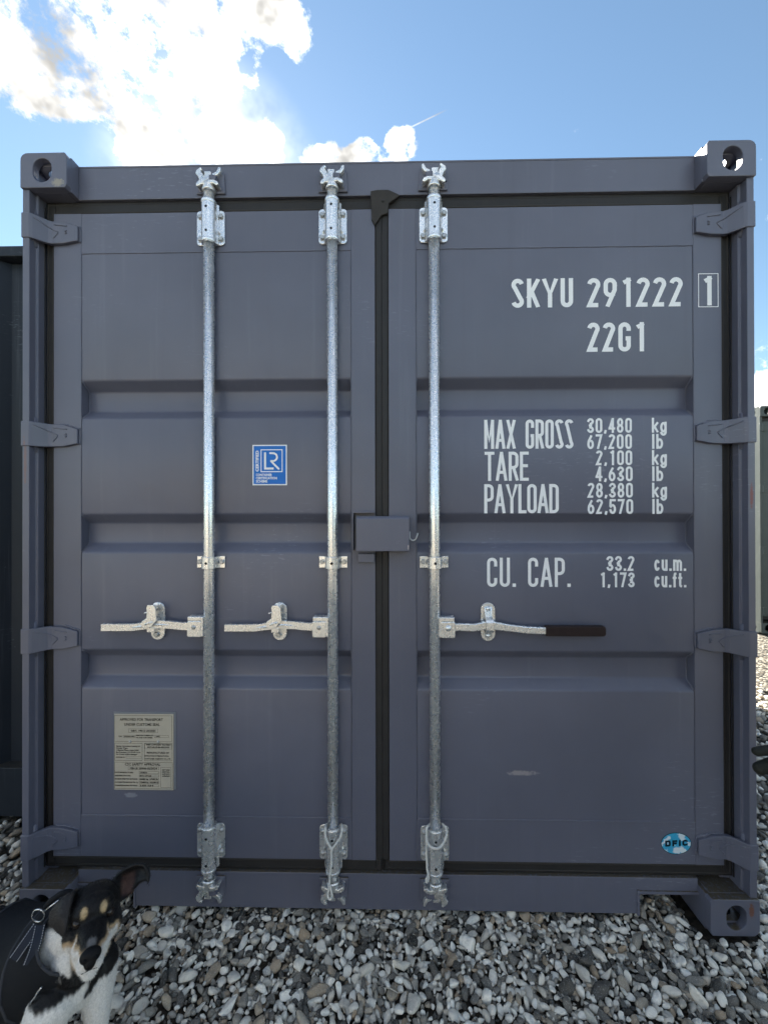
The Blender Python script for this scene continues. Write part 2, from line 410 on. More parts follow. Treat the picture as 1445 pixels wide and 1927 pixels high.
vis = (np.abs(px) < 715) & (py < 955) & (cen[:, 1] < .02) & ~((px < -430) & (py > 700))
score = np.where(vis, top[:, 2] / zz, -1); order = np.argsort(-score)[:300]; single = np.zeros(len(top), bool); single[order] = True
tone = rng.uniform(0, 1, len(top)); seen = (np.abs(px) < 790) & (py < 1010)
outer_ok = lambda x, y: not (-1.45 < x < 1.55 and -.34 < y < .40) and not (abs(x) < 1.22 and y > -.0) and not (-3.9 < x < -1.38 and .47 < y)
o1 = darts(-2.3, 3.0, -1.7, 2.0, [(.014, .024, 700), (.009, .014, 2600)], outer_ok, .05, .84)
q1, _, _ = posed(o1, 2, .4, -.010, .003)
u1 = darts(-1.5, 1.6, -.36, .42, [(.010, .018, 3500)], lambda x, y: near_ok(x, y) and sparse(x, y), .05, .7)
q2, _, _ = posed(u1, 2, .5, -.024, .003)
gm = gravel_mesh('gravel', [(q[~single & seen], 3, tone[~single & seen]), (q[~seen][:, :42], 2, tone[~seen]), (q1, 2, rng.uniform(0, 1, len(q1))), (q2, 2, rng.uniform(0, .9, len(q2)))])
gravel = link('gravel', gm, ground); gravel.matrix_parent_inverse = Matrix.Translation((0, 0, .022)); gravel['kind'] = 'stuff'
protos = []
ps = pebble_shapes(24, 3)
for k in range(24):
    me = bpy.data.meshes.new('pebble'); me.from_pydata([tuple(v) for v in ps[k]], [], [tuple(int(i) for i in f) for f in ICO[3][1]])
    me.polygons.foreach_set('use_smooth', [True] * len(me.polygons)); me.materials.append(M['pebble_obj']); protos.append(me)
for i in order:
    o = link('pebble', protos[int(i) % 24], ground)
    R4 = Matrix([list(r) for r in R3[i]]).to_4x4()
    o.matrix_parent_inverse = Matrix.Translation((0, 0, .022))
    o.matrix_basis = Matrix.Translation(Vector(cen[i])) @ R4 @ Matrix.Diagonal((*ax[i], 1))

# ------------------------------------------------------------------ the container
HW, HH, LEN = 1.219, 2.591, 6.058
YH, YD = .055, .058
ctr_ = empty('shipping_container')
tag(ctr_, 'slate grey shipping container seen square on to its closed double doors', 'container')

def casting(sx, top, y0=0.0, yd=1):
    """ISO corner casting: hollow steel block with oval apertures in its end, outer side and top (or bottom) faces"""
    W_, H_, L_, t_ = .158, .118, .178, .026
    mb = MB(); xo = sx * HW; xi = sx * (HW - W_)
    x0, x1 = min(xo, xi), max(xo, xi); z0, z1 = (HH - H_, HH) if top else (0, H_)
    zc = (z0 + z1) / 2; xc = (x0 + x1) / 2 + sx * .004; N = 48
    cor = {(-1, True): '0001', (1, True): '0010', (-1, False): '1000', (1, False): '0100'}[(sx, top)]
    out = radial(rrect(x0, x1, z0, z1, .022, 6, cor), N, (xc, zc))
    ov = radial(rrect(xc - .032, xc + .032, zc - .040, zc + .040, .0315, 10), N, (xc, zc))
    ya, yb = (y0, y0 + t_) if yd > 0 else (y0 - t_, y0)
    mb.ring(out, ov, ya, yb, 'Y')
    yi, ye = (y0 + t_, y0 + L_) if yd > 0 else (y0 - L_, y0 - t_)
    yc = (yi + ye) / 2
    # outer side plate with its aperture
    so = radial(rrect(yi, ye, z0 + (t_ if not top else 0), z1 - (t_ if top else 0), .001, 1), N, (yc, zc)); si = radial(rrect(yc - .036, yc + .036, zc - .027, zc + .027, .0265, 10), N, (yc, zc))
    mb.ring(so, si, xo - sx * t_, xo - sx * .0006, 'X')
    # top / bottom plate with its aperture
    zt0, zt1 = (z1 - t_, z1 - .0006) if top else (z0 + .0006, z0 + t_)
    to = radial(rrect(x0 + (.0006 if sx < 0 else t_ * .6), x1 - (.0006 if sx > 0 else t_ * .6), yi, ye, .001, 1), N, (xc, yc)); ti = radial(rrect(xc - .032, xc + .032, yc - .055, yc + .055, .031, 10), N, (xc, yc))
    mb.ring(to, ti, zt0, zt1, 'Z')
    # inner side, back and remaining plate
    zb0, zb1 = (z0, z0 + t_ * .7) if top else (z1 - t_ * .7, z1)
    xk = xi + sx * t_ * .6; a, c = min(xo - sx * t_, xk), max(xo - sx * t_, xk)
    mb.box(a, c, yi, ye, zb0, zb1)
    za, zb = (zb1, zt0) if top else (zt1, zb0)
    xj = xi - sx * .0003; mb.box(min(xj, xi + sx * t_ * .6), max(xj, xi + sx * t_ * .6), yi - .004 if yd > 0 else yi, ye, z0 + .0004, z1 - .0004)
    mb.box(min(xi + sx * t_ * .6, xo - sx * t_), max(xi + sx * t_ * .6, xo - sx * t_), ye - .02 if yd > 0 else ye - .0, ye if yd > 0 else ye + .02, za, zb) if yd > 0 else None
    return obj('corner_casting', mb, 'paint', ctr_, .0022)
for sx in (-1, 1):
    for tp in (True, False): casting(sx, tp)
    for tp in (True, False): casting(sx, tp, LEN, -1)

# corner posts: front flange, step and deep channel
for sx in (-1, 1):
    pr = [(0, .008), (.023, .008), (.023, .034), (.030, .036), (.030, .082), (.062, .084), (.062, .094), (.020, .094), (.020, .150), (0, .150)]
    mb = MB().prism([(sx * (HW - .002 - u), y) for u, y in pr], .118, HH - .118, 'Z')
    o = obj('corner_post', mb, 'paint', ctr_, .0015)
    mb = MB().prism([(sx * (HW - .002 - u), y) for u, y in [(0, LEN - .12), (.10, LEN - .12), (.10, LEN - .02), (0, LEN - .02)]], .118, HH - .118, 'Z')
    obj('corner_post', mb, 'paint', ctr_, .002)
    # thin seal lip against the post
    mb = MB().tube([(sx * (HW - .034), .062, .14), (sx * (HW - .034), .062, 2.45)], .0022, 6); obj('seal_lip', mb, 'rubber', ctr_)

# header and sill
mb = MB(); mb.prism([(YH, 2.4705), (YH, 2.582), (YH + .006, 2.588), (.20, 2.588), (.20, 2.4705)], -(HW - .1585), HW - .1585, 'X'); obj('header', mb, 'paint', ctr_, .0015)
mb = MB(); mb.box(-(HW - .1585), HW - .1585, YH - .0015, YH + .012, 2.5805, 2.5865); obj('header_lip', mb, 'paint', ctr_, .0012)
nx0, nx1 = .862, 1.0600
mb = MB()
poly = [(-HW + .1585, .016), (-nx1 + .0, .016), (-nx1, .016)]
poly = [(-1.0600, .092), (-.862, .092), (-.862, .016), (.862, .016), (.862, .092), (1.0600, .092), (1.0600, .1385), (-1.0600, .1385)]
mb.prism(poly, YH, YH + .06, 'Y'); obj('sill', mb, 'paint', ctr_, .0015)
for sx in (-1, 1):      # folded edges round the lifting notches
    mb = MB(); mb.box(sx * .861 - .004, sx * .861 + .004, YH - .004, YH + .10, .012, .098); mb.box(min(sx * .862, sx * 1.0600), max(sx * .862, sx * 1.0600), YH - .005, YH + .10, .086, .096)
    obj('notch_flange', mb, 'paint', ctr_, .001)
mb = MB(); mb.box(-.0022, .0022, YH - .0012, YH + .01, .018, .1375); obj('weld_bead', mb, 'paint', ctr_)

# door frame rebate behind the seals
mb = MB(); mb.box(-1.16, 1.16, .084, .10, 2.40, 2.4705); mb.box(-1.16, 1.16, .084, .10, .1385, .20); mb.box(-1.2, -1.12, .0845, .10, .2, 2.40); mb.box(1.12, 1.2, .0845, .10, .2, 2.40); mb.box(-.06, .06, .0845, .10, .2, 2.40)
obj('rebate', mb, 'rubber', ctr_)

# body: corrugated sides, roof, back wall, rails
def corrugated(length, period=.278, flat=.104, slope=.035, depth=.036, x=.12):
    """(along, out) polyline"""
    pts = [(0, 0)]
    while x + period < length - .05:
        pts += [(x, 0), (x + slope, -depth), (x + slope + flat, -depth), (x + 2 * slope + flat, 0)]; x += period
    return pts + [(length, 0)]
def sheet(pts, z0, z1, fn, thick=None):
    mb = MB(); v = [fn(a, o, z) for a, o in pts for z in (z0, z1)]
    return mb.add(v, [(2 * i, 2 * i + 2, 2 * i + 3, 2 * i + 1) for i in range(len(pts) - 1)])
prof = corrugated(LEN - .30)
for sx in (-1, 1):
    obj('side_wall', sheet(prof, .15, HH - .06, lambda a, o, z: (sx * (HW - .008 + o), .15 + a, z)), 'paint', ctr_)
    mb = MB().box(min(sx * (HW - .06), sx * (HW - .004)), max(sx * (HW - .06), sx * (HW - .004)), .178, LEN - .178, HH - .07, HH - .012); obj('top_rail', mb, 'paint', ctr_, .003)
    mb = MB().box(min(sx * (HW - .05), sx * (HW - .003)), max(sx * (HW - .05), sx * (HW - .003)), .178, LEN - .178, .02, .165); obj('bottom_rail', mb, 'paint', ctr_, .003)
pr2 = corrugated(2 * HW - .2, x=.085)
obj('end_wall', sheet(pr2, .12, HH - .06, lambda a, o, z: (-HW + .1 + a, LEN - .03 + o, z)), 'paint', ctr_)
for za, zb in ((.02, .236), (HH - .056, HH - .010)): obj('end_rail', MB().box(-HW + .16, HW - .16, LEN - .08, LEN - .012, za, zb), 'paint', ctr_, .003)
mb = sheet(corrugated(LEN - .36, .21, .09, .012, .018), -HW + .05, HW - .05, lambda a, o, z: (z, .18 + a, HH - .012 + o)); obj('roof', mb, 'paint', ctr_)
mb = MB().box(-HW + .05, HW - .05, .2, LEN - .1, .10, .14); obj('floor_pan', mb, 'rubber', ctr_)

# ---- doors
G_C, G_H, G_I, G_D = (1.773, 1.306, .834), .0665, .036, .038
def make_door(x0, x1, p0, p1, hinge_side):
    z0, z1 = .181, 2.4255
    mb = MB()
    mb.box(x0, p0 - .0012, YD, YD + .05, z0, z1); mb.box(p1 + .0012, x1, YD, YD + .05, z0, z1)
    mb.box(p0 - .0012, p1 + .0012, YD + .0006, YD + .05, 2.2850, z1 - .0006); mb.box(p0 - .0012, p1 + .0012, YD + .0006, YD + .05, z0 + .0006, .3250)
    d = obj('door', mb, 'paint', ctr_, .0014)
    YP = YD + .0012
    pf = [(YP, .3256)]
    for c in reversed(G_C): pf += [(YP, c - G_H), (YP + G_D, c - G_I), (YP + G_D, c + G_I), (YP, c + G_H)]
    pf.append((YP, 2.2844))
    # rounded bends
    rp = []
    for i, (y, z) in enumerate(pf):
        if 0 < i < len(pf) - 1:
            a, c = Vector(pf[i - 1]), Vector(pf[i + 1]); q = Vector((y, z)); r = .006
            A = q + (a - q).normalized() * r; B = q + (c - q).normalized() * r
            rp += [tuple(A), tuple((A + B) / 4 + q / 2), tuple(B)]
        else: rp.append((y, z))
    mb = MB(); nx = 2; xs = [p0 + .0008, p1 - .0008]
    v = [(x, y, z) for y, z in rp for x in xs]
    mb.add(v, [(2 * i, 2 * i + 2, 2 * i + 3, 2 * i + 1) for i in range(len(rp) - 1)], True)
    o = obj('door_panel', mb, 'paint', d); es = o.modifiers.new('es', 'EDGE_SPLIT'); es.split_angle = rad(50)
    # closing plates at the groove ends are the frame tubes; welds round the panel
    wb = MB()
    for z, s_ in ((2.2848, 1), (.3252, -1)):
        n = 60; pts = [(p0 + (p1 - p0) * k / n, YP - .0002, z + random.uniform(-.0006, .0006)) for k in range(n + 1)]
        wb.tube(pts, [.0021 + random.uniform(-.0004, .0006) for _ in pts], 6)
    for x in (p0, p1):
        n = 110; zz_ = [.3256 + (2.2844 - .3256) * k / n for k in range(n + 1)]
        pts = [(x + random.uniform(-.0004, .0004), YD - .0001, z) for z in zz_]
        wb.tube(pts, [.0010 + random.uniform(-.0003, .0004) for _ in pts], 6)
    for x, sg in ((p0, 1), (p1, -1)):      # bead following each groove end
        for c in G_C:
            pp = [(YP, c - G_H), (YP + G_D, c - G_I), (YP + G_D, c + G_I), (YP, c + G_H)]
            pts = [(x + sg * .001, y, z) for y, z in pp]; wb.tube(pts, .0024, 6)
    obj('weld_bead', wb, 'paint', d)
    # rubber seal: a base strip and two lips all round
    gb = MB(); gl = MB()
    gx0, gx1 = (x0 - .0335, x1 + .0225) if hinge_side < 0 else (x0 - .0235, x1 + .0335)  # hinge side widened in black rubber, standing in for the post channel's shade
    gz0, gz1 = z0 - .0425, z1 + .045
    gb.box(gx0, x0, .066, .083, gz0, gz1); gb.box(x1, gx1, .066, .083, gz0, gz1); gb.box(x0, x1, .066, .083, z1, gz1); gb.box(x0, x1, .066, .083, gz0, z0)
    obj('door_seal', gb, 'rubber', d, .003)
    gl.tube([(x0 - .005, .067, z0 - .005), (x0 - .005, .067, z1 + .005), ((x0 + x1) / 2, .067, z1 + .006), (x1 + .005, .067, z1 + .005), (x1 + .005, .067, z0 - .005), ((x0 + x1) / 2, .067, z0 - .006), (x0 - .005, .067, z0 - .005)], .0062, 8)
    obj('seal_lip', gl, 'dustrubber', d)
    g2 = MB(); g2.tube([(gx0 + .006, .069, gz0 + .009), (gx0 + .006, .069, gz1 - .009), (gx1 - .006, .069, gz1 - .009), (gx1 - .006, .069, gz0 + .009), (gx0 + .006, .069, gz0 + .009)], .0052, 8)
    obj('seal_lip', g2, 'rubber', d)
    # hinges
    for zc in (2.352, 1.646, .944, .250):
        hb = MB(); s_ = hinge_side
        # plan-view polyline from the post to the blade end: (distance from outer face, Y front)
        st = [(-.0005, .004, .042, .042), (.026, .004, .042, .042), (.034, .010, .042, .042), (.062, .040, .040, .040), (.072, .0445, .039, .039), (.112, .0445, .037, .038), (.150, .0460, .026, .030), (.1595, .0475, .022, .028)]
        vs, fs = [], []
        for (u, yf, zu, zd) in st:
            x = s_ * (HW - u); yb_ = min(yf + .020, .0575) if u > .06 else yf + .016
            vs += [(x, yf, zc - zd), (x, yf, zc + zu), (x, yb_, zc + zu), (x, yb_, zc - zd)]
        for i in range(len(st) - 1):
            for k in range(4): k2 = (k + 1) % 4; fs.append((4 * i + k, 4 * i + k2, 4 * i + 4 + k2, 4 * i + 4 + k))
        fs += [(0, 1, 2, 3), tuple(4 * len(st) - 4 + k for k in range(4))]
        hb.add(vs, fs)
        h = obj('hinge', hb, 'paint', d, .0022)
        rb = MB()
        def rib(u0, z0_, u1, z1_, r=.0019):
            def yy(u):
                for i in range(len(st) - 1):
                    if st[i][0] <= u <= st[i + 1][0]:
                        k = (u - st[i][0]) / (st[i + 1][0] - st[i][0]); return st[i][1] * (1 - k) + st[i + 1][1] * k
                return st[-1][1]
            pts = [(s_ * (HW - (u0 + (u1 - u0) * k / 6)), yy(u0 + (u1 - u0) * k / 6) - .0005, zc + z0_ + (z1_ - z0_) * k / 6) for k in range(7)]
            rb.tube(pts, r, 6)
        rib(.036, .030, .094, .000); rib(.094, -.002, .078, -.020); rib(.082, .026, .125, .021); rib(.118, .004, .124, .004, .003); rib(.118, -.004, .124, -.004, .003)
        k_ = len(rb.v)
        hb2 = MB(); hb2.tube([(s_ * (HW - .022), .035, zc - .060), (s_ * (HW - .022), .035, zc + .060)], .0085, 12)
        hb2.v += []; 
        for q in rb.f: hb2.f.append(tuple(i + len(hb2.v) for i in q))
        hb2.v += rb.v; hb2.sm += rb.sm
        obj('hinge_pin_and_ribs' if False else 'hinge_rib', hb2, 'paint', d)
        # weld bead round the blade on the door
        wb = MB(); n = 26; pts = []
        for k in range(n + 1):
            u = .076 + (.162 - .076) * k / n; zt = .038 if u < .112 else .038 - (u - .112) / .048 * .014
            pts.append((s_ * (HW - u), YD - .0005, zc + zt + random.uniform(.0, .003)))
        wb.tube(pts, [random.uniform(.002, .0042) for _ in pts], 6)
        pts = [(s_ * (HW - .162), YD - .0005, zc + .024 - .054 * k / 8) for k in range(9)]; wb.tube(pts, .0026, 6)
        obj('weld_bead', wb, 'paint', d)
    return d
doorL = make_door(-1.1513, -.0270, -1.0530, -.1100, -1)
doorR = make_door(.0200, 1.1505, .1150, 1.0550, 1)
doorL['label'] = 'left door leaf with two locking bars'; doorR['label'] = 'right door leaf with white lettering'
obj('centre_seal', MB().prism([(-.0262, .0640), (-.0225, .0602), (-.006, .0606), (-.0035, .0625), (-.001, .0606), (.0155, .0602), (.0192, .0640), (.0192, .076), (-.0262, .076)], .184, 2.42, 'Z'), 'rubber', doorR)
# moulded rubber patch where the seals meet over the doors
mb = MB().prism([(-.041, 2.482), (-.018, 2.486), (.020, 2.486), (.046, 2.474), (.060, 2.466), (.022, 2.440), (.0185, 2.405), (-.004, 2.398), (-.0265, 2.365), (-.037, 2.385)], .0495, .060, 'Y')
obj('seal_patch', mb, 'dustrubber', doorR, .002); obj('seal_plug', MB().lathe([(0, .047), (.004, .047), (.0055, .0485), (.006, .0505)], (.0015, 0, 2.447), 'Y', 12), 'rubber', doorR)

# ---- locking bars
def hexbolt(x, y, z, r=.0085, h=.007, dome=False):
    mb = MB()
    if dome: mb.lathe([(0, y - h), (r * .55, y - h * .9), (r * .9, y - h * .5), (r, y), (r, y + .002)], (x, 0, z), 'Y', 14)
    else:
        mb.lathe([(0, y - h), (r * .80, y - h), (r, y - h * .7), (r, y), (r, y + .002)], (x, 0, z), 'Y', 6); mb.sm = [False] * len(mb.sm)
        mb.lathe([(r * 1.25, y - .0012), (r * 1.25, y + .001)], (x, 0, z), 'Y', 16)
    return mb
YB = .0385; RB = .0178
def bracket(bar, x, zt, zb, zs0, zs1):
    """bolted bearing plate with its sleeve round the bar"""
    mb = MB().prism(rrect(x - .0485, x + .0485, zb, zt, .012, 5), YD - .0055, YD - .0006, 'Y')
    # folded sleeve: open at the back
    n = 18; prof_ = []
    for k in range(n + 1):
        a = rad(200 - 220 * k / n + 90 - 0); a = rad(-10 + 200 * k / n)
        prof_.append((x + .0240 * math.cos(a), YB - .0240 * math.sin(a)))
    prof_ = [(x + .031, YD - .006)] + prof_ + [(x - .031, YD - .006)]
    mb.prism(prof_, zs0 + .004, zs1 - .004, 'Z', smooth=False)
    for z in (zs0 + .006, zs1 - .006): mb.lathe([(.0180, z - .006), (.0252, z - .0055), (.0258, z), (.0252, z + .0055), (.0180, z + .006)], (x, YB, 0), 'Z', 28)
    o = obj('bracket', mb, 'zinc', bar, .0015)
    for sx in (-1, 1):
        for z in (zt - .021, zb + .021): obj('bolt', hexbolt(x + sx * .0365, YD - .0055, z, dome=zb < .5), 'bolt', bar)
        # shear gusset punched out of the plate
        g = MB().add([(x + sx * .0300, YD - .006, (zt + zb) / 2 - .030), (x + sx * .0300, YD - .006, (zt + zb) / 2 - .012), (x + sx * .0360, YD - .006, (zt + zb) / 2 - .021), (x + sx * .0290, YD - .020, (zt + zb) / 2 - .021)], [(0, 1, 3), (1, 2, 3), (2, 0, 3), (0, 2, 1)])
        obj('gusset', g, 'zinc', bar)
    for z in (zs0 + .032, zs1 - .032):
        obj('rivet_hole', MB().lathe([(0, YB - .0243), (.0042, YB - .0243), (.0045, YB - .022)], (x, 0, z), 'Y', 14), 'hole', bar)
def cam_end(bar, x, z, up, mir):
    """cam at a bar's end (up = +1 over the doors) and the keeper it bites into"""
    s = up; m = mir
    T = lambda u, y, v: (x + m * u, y, z + s * v)
    mb = MB()
    mb.tube([T(0, YB, -.004), T(0, YB, .020)], [.0215, .0195], 20); mb.lathe([(.0185, z - s * .008), (.0225, z - s * .006), (.0225, z + s * .002), (.019, z + s * .004)], (x, YB, 0), 'Z', 24)
    # lower flange with two drooping wings
    def pr(poly, y0, y1): mb.prism([(x + m * u, z + s * v) for u, v in poly], y0, y1, 'Y')
    pr([(-.022, .008), (-.033, .002), (-.038, .006), (-.036, .014), (-.026, .024), (.022, .024), (.036, .018), (.041, .008), (.034, .004), (.022, .012)], YB - .018, YB + .016)
    # upright jaw, hooked at its head
    pr([(-.026, .022), (-.032, .040), (-.041, .050), (-.038, .060), (-.024, .070), (-.018, .066), (-.024, .058), (-.016, .048), (-.012, .024)], YB - .014, YB + .012)
    pr([(-.012, .022), (-.016, .064), (.008, .064), (.010, .022)], YB - .004, YB + .014)
    mb.add([T(-.022, YB - .019, .024), T(.008, YB - .019, .026), T(-.018, YB - .019, .010), T(-.014, YB - .006, .052)], [(0, 1, 2), (0, 3, 1), (1, 3, 2), (2, 3, 0)])
    pr([(.012, .056), (.026, .062), (.034, .078), (.042, .076), (.040, .062), (.030, .050), (.014, .044)], YB - .004, YB + .014)
    obj('cam', mb, 'castzinc', bar, .0022)
    kb = MB(); zf = YH
    def kp(poly, y0, y1): kb.prism([(x + m * u, z + s * v) for u, v in poly], y0, y1, 'Y')
    kp([(-.048, -.004), (.052, -.004), (.048, .066), (-.044, .066)], zf - .007, zf - .0006)
    kp([(.004, .030), (.026, .026), (.030, .044), (.004, .046)], YB - .012, zf - .006)
    kp([(.006, .050), (.022, .048), (.022, .068), (.008, .074)], YB - .002, zf - .006)
    kp([(-.046, .024), (-.034, .020), (-.032, .052), (-.046, .056)], YB + .004, zf - .006)
    obj('keeper', kb, 'paint', bar, .002)
def clip(bar, x, z):
    mb = MB(); n = 14; t_ = .003; R1 = RB + .0008
    path = [(-.0485, YD - .0006), (-.026, YD - .0006)] + [(-(R1 + t_) * math.cos(rad(-20 + 220 * k / n)) * 1.0, YB - (R1 + t_) * math.sin(rad(-20 + 220 * k / n))) for k in range(n + 1)] + [(.026, YD - .0006), (.0485, YD - .0006)]
    inner = [(-.0485, YD - .0040), (-.028, YD - .0040)] + [(-(R1 + 2 * t_) * math.cos(rad(-14 + 208 * k / n)), YB - (R1 + 2 * t_) * math.sin(rad(-14 + 208 * k / n))) for k in range(n + 1)] + [(.028, YD - .0040), (.0485, YD - .0040)]
    vs = [(x + u, y, q) for (u, y) in inner for q in (z - .0200, z + .0200)] + [(x + u, y, q) for (u, y) in path for q in (z - .0200, z + .0200)]
    m_ = len(inner); fs = []
    for i in range(m_ - 1):
        fs += [(2 * i, 2 * i + 1, 2 * i + 3, 2 * i + 2), (2 * m_ + 2 * i, 2 * m_ + 2 * i + 2, 2 * m_ + 2 * i + 3, 2 * m_ + 2 * i + 1), (2 * i, 2 * i + 2, 2 * m_ + 2 * i + 2, 2 * m_ + 2 * i), (2 * i + 1, 2 * m_ + 2 * i + 1, 2 * m_ + 2 * i + 3, 2 * i + 3)]
    fs += [(0, 2 * m_, 2 * m_ + 1, 1), (2 * m_ - 2, 2 * m_ - 1, 4 * m_ - 1, 4 * m_ - 2)]
    mb.add(vs, fs); obj('clip', mb, 'zinc', bar, .001)
    for sx in (-1, 1): obj('bolt', hexbolt(x + sx * .0385, YD - .004, z + .001, .0088), 'bolt', bar)
    obj('rivet_hole', MB().lathe([(0, YB - R1 - 2 * t_ - .0003), (.0046, YB - R1 - 2 * t_ - .0003), (.005, YB - R1)], (x, 0, z - .001), 'Y', 14), 'hole', bar)
def handle_set(bar, x, side, z=.9925, grip=False):
    """hub on the bar, swinging lever and the catch plate it rests in; side = -1 lever to the left"""
    s = side; T = lambda u: x + s * u
    hb = MB()
    poly = rrect(min(T(.0185), T(.0660)), max(T(.0185), T(.0660)), z - .035, z + .019, .005, 4)
    hb.prism(poly, YB - .0215, YB - .0165, 'Y'); hb.prism(poly, YB + .006, YB + .011, 'Y')
    hb.prism([(T(.0185), z + .019), (T(.0640), z + .019), (T(.0640), z + .034), (T(.0185), z + .034)], YB - .0215, YB + .011, 'Y')
    hb.box(min(T(.012), T(.022)), max(T(.012), T(.022)), YB - .020, YB + .010, z - .034, z + .033)
    obj('handle_hub', hb, 'zinc', bar, .002)
    obj('bolt', hexbolt(T(.043), YB - .0215, z - .002, .0105 if grip else .0075, .008 if grip else .004, dome=True), 'zinc' if grip else 'bolt', bar)
    # lever: wavy flat bar
    L = .565 if grip else .366
    if grip: ctrl = [(.030, -.004), (.085, -.001), (.13, -.003), (.165, .003), (.20, .003), (.25, -.004), (.30, -.010), (.36, -.013), (.40, -.014)]
    else: ctrl = [(.030, -.003), (.09, -.001), (.13, .003), (.17, .005), (.20, .003), (.23, -.002), (.26, -.006), (.31, -.0065), (L, -.0065)]
    hw = [.0125 if u < .14 else (.0135 if u < .22 else .0115) for u, _ in ctrl]
    if not grip: hw[-2:] = [.0115, .0115]
    vs, fs = [], []
    for (u, v), h in zip(ctrl, hw):
        vs += [(T(u), YB - .0125, z + v - h), (T(u), YB - .0125, z + v + h), (T(u), YB + .0015, z + v + h), (T(u), YB + .0015, z + v - h)]
    for i in range(len(ctrl) - 1):
        for k in range(4): k2 = (k + 1) % 4; fs.append((4 * i + k, 4 * i + k2, 4 * i + 4 + k2, 4 * i + 4 + k))
    fs += [(3, 2, 1, 0), tuple(4 * len(ctrl) - 4 + k for k in range(4))]
    mb = MB().add(vs, fs)
    if not grip:   # pressed stiffening rib
        mb.tube([(T(u), YB - .0125, z + v) for u, v in ctrl[2:7]], [.001, .004, .0048, .004, .001], 8)
    obj('handle', mb, 'zinc', bar, .0025)
    if grip:
        g = MB().prism(rrect(min(T(.368), T(.567)), max(T(.368), T(.567)), z - .030, z + .004, .010, 5, '0110'), YB - .0165, YB + .005, 'Y'); obj('handle_grip', g, 'grip', bar, .004, 3)
    # catch
    cx = T(.182) if grip else T(.1835); zc = z + .011
    cb = MB().prism(rrect(cx - .0240, cx + .0240, zc - .065, zc + .065, .0235, 8), YD - .009, YD - .0006, 'Y')
    obj('catch_plate', cb, 'zinc', bar, .0015)
    for q in (-1, 1): obj('bolt', hexbolt(cx - (.001 if grip else .003), YD - .0095 - (.004 if q > 0 else 0), zc + q * .046, .0090, .0065, dome=grip), 'zinc' if grip else 'bolt', bar)
    tb = MB()
    if grip:
        pts = [(YD - .010, zc + .052), (YD - .014, zc + .040), (YD - .018, zc + .020), (YB - .014, zc + .012), (YB - .019, zc + .004), (YB - .019, zc - .020), (YB - .012, zc - .030), (YB + .006, zc - .034), (YD - .012, zc - .040), (YD - .010, zc - .050)]
        vs, fs = [], []
        for y, q in pts: vs += [(cx - .0125, y, q), (cx + .0125, y, q), (cx + .0125, y + .004, q), (cx - .0125, y + .004, q)]
        for i in range(len(pts) - 1):
            for k in range(4): k2 = (k + 1) % 4; fs.append((4 * i + k, 4 * i + k2, 4 * i + 4 + k2, 4 * i + 4 + k))
        fs += [(3, 2, 1, 0), tuple(4 * len(pts) - 4 + k for k in range(4))]
        tb.add(vs, fs)
    else:
        # swinging tongue hanging over the lever: pointed fan with a raised eye
        poly = [(-.016, .062), (.004, .062), (.012, .052), (.013, .030), (.016, .010), (.006, .000), (-.004, -.012), (-.020, -.016), (-.034, -.014), (-.040, -.002), (-.034, .008), (-.020, .018), (-.018, .040), (-.020, .052)]
        tb.prism([(cx + u, zc + v) for u, v in poly], YB - .0235, YB - .0195, 'Y')
        tb.tube([(cx - .025, YB - .0235, zc - .004), (cx - .016, YB - .0275, zc + .001), (cx - .006, YB - .0275, zc + .004), (cx + .002, YB - .0235, zc + .004)], .0028, 8)
        tb.box(cx - .018, cx + .006, YB - .0195, YD - .009, zc + .044, zc + .058)
        tb.box(cx - .022, cx + .004, YB - .016, YD - .009, zc - .032, zc - .016)
        tb.tube([(cx - .020, YB - .016, zc + .036), (cx - .031, YB - .016, zc + .034)], .003, 8)
    obj('catch_tongue', tb, 'zinc', bar, .0012)
def locking_bar(x, label, mir, hside, grip=False):
    mb = MB().tube([(x, YB, .105), (x, YB, 1.3), (x, YB, 2.485)], RB, 28)
    b = obj('locking_bar', mb, 'zinc', ctr_, label=label)
    bracket(b, x, 2.4240, 2.3035, 2.300, 2.445)
    bracket(b, x, .3055, .1880, .158, .3120)
    cam_end(b, x, 2.484, 1, mir); cam_end(b, x, .124, -1, mir)
    clip(b, x, 1.2070); handle_set(b, x, hside, grip=grip)
    return b
locking_bar(-.5950, 'locking bar nearest the left hinges, handle to the left', 1, -1)
locking_bar(-.1715, 'middle locking bar with a white rope at its foot', 1, -1)
locking_bar(.1745, 'right locking bar with dark gripped handle', -1, 1, True)

# ---- lock box, its stop and hook
mb = MB().prism([(.002, 1.2485), (.002, 1.356), (.010, 1.3640), (.058, 1.3640), (.058, 1.3600), (.0115, 1.3600), (.006, 1.3545), (.006, 1.2485)], -.0885, .0875, 'X')
mb.box(.0835, .0872, .0062, .058, 1.2488, 1.3598)
box_ = obj('lock_box', mb, 'paint', ctr_, .0015)
mb = MB().box(-.1040, -.0995, .024, .0575, 1.248, 1.3750); mb.box(-.1040, -.027, .024, .0575, 1.3752, 1.3800); obj('back_bracket', mb, 'paint', box_, .001)
mb = MB().box(-.0840, -.0290, .034, .0575, 1.2080, 1.2370); obj('stop_block', mb, 'paint', box_, .0015)
mb = MB(); mb.tube([(.0895, .020, 1.313)] + [(.1010 + .0120 * math.cos(rad(180 + 18 * k)), .020, 1.297 + .0140 * math.sin(rad(180 + 18 * k))) for k in range(0, 9)] + [(.1165, .020, 1.308)], .0029, 8); obj('hook', mb, 'bolt', box_)
mb = MB().box(-.070, .06, .012, .022, 1.262, 1.345); obj('lock_plate', mb, 'rubber', box_, .001)

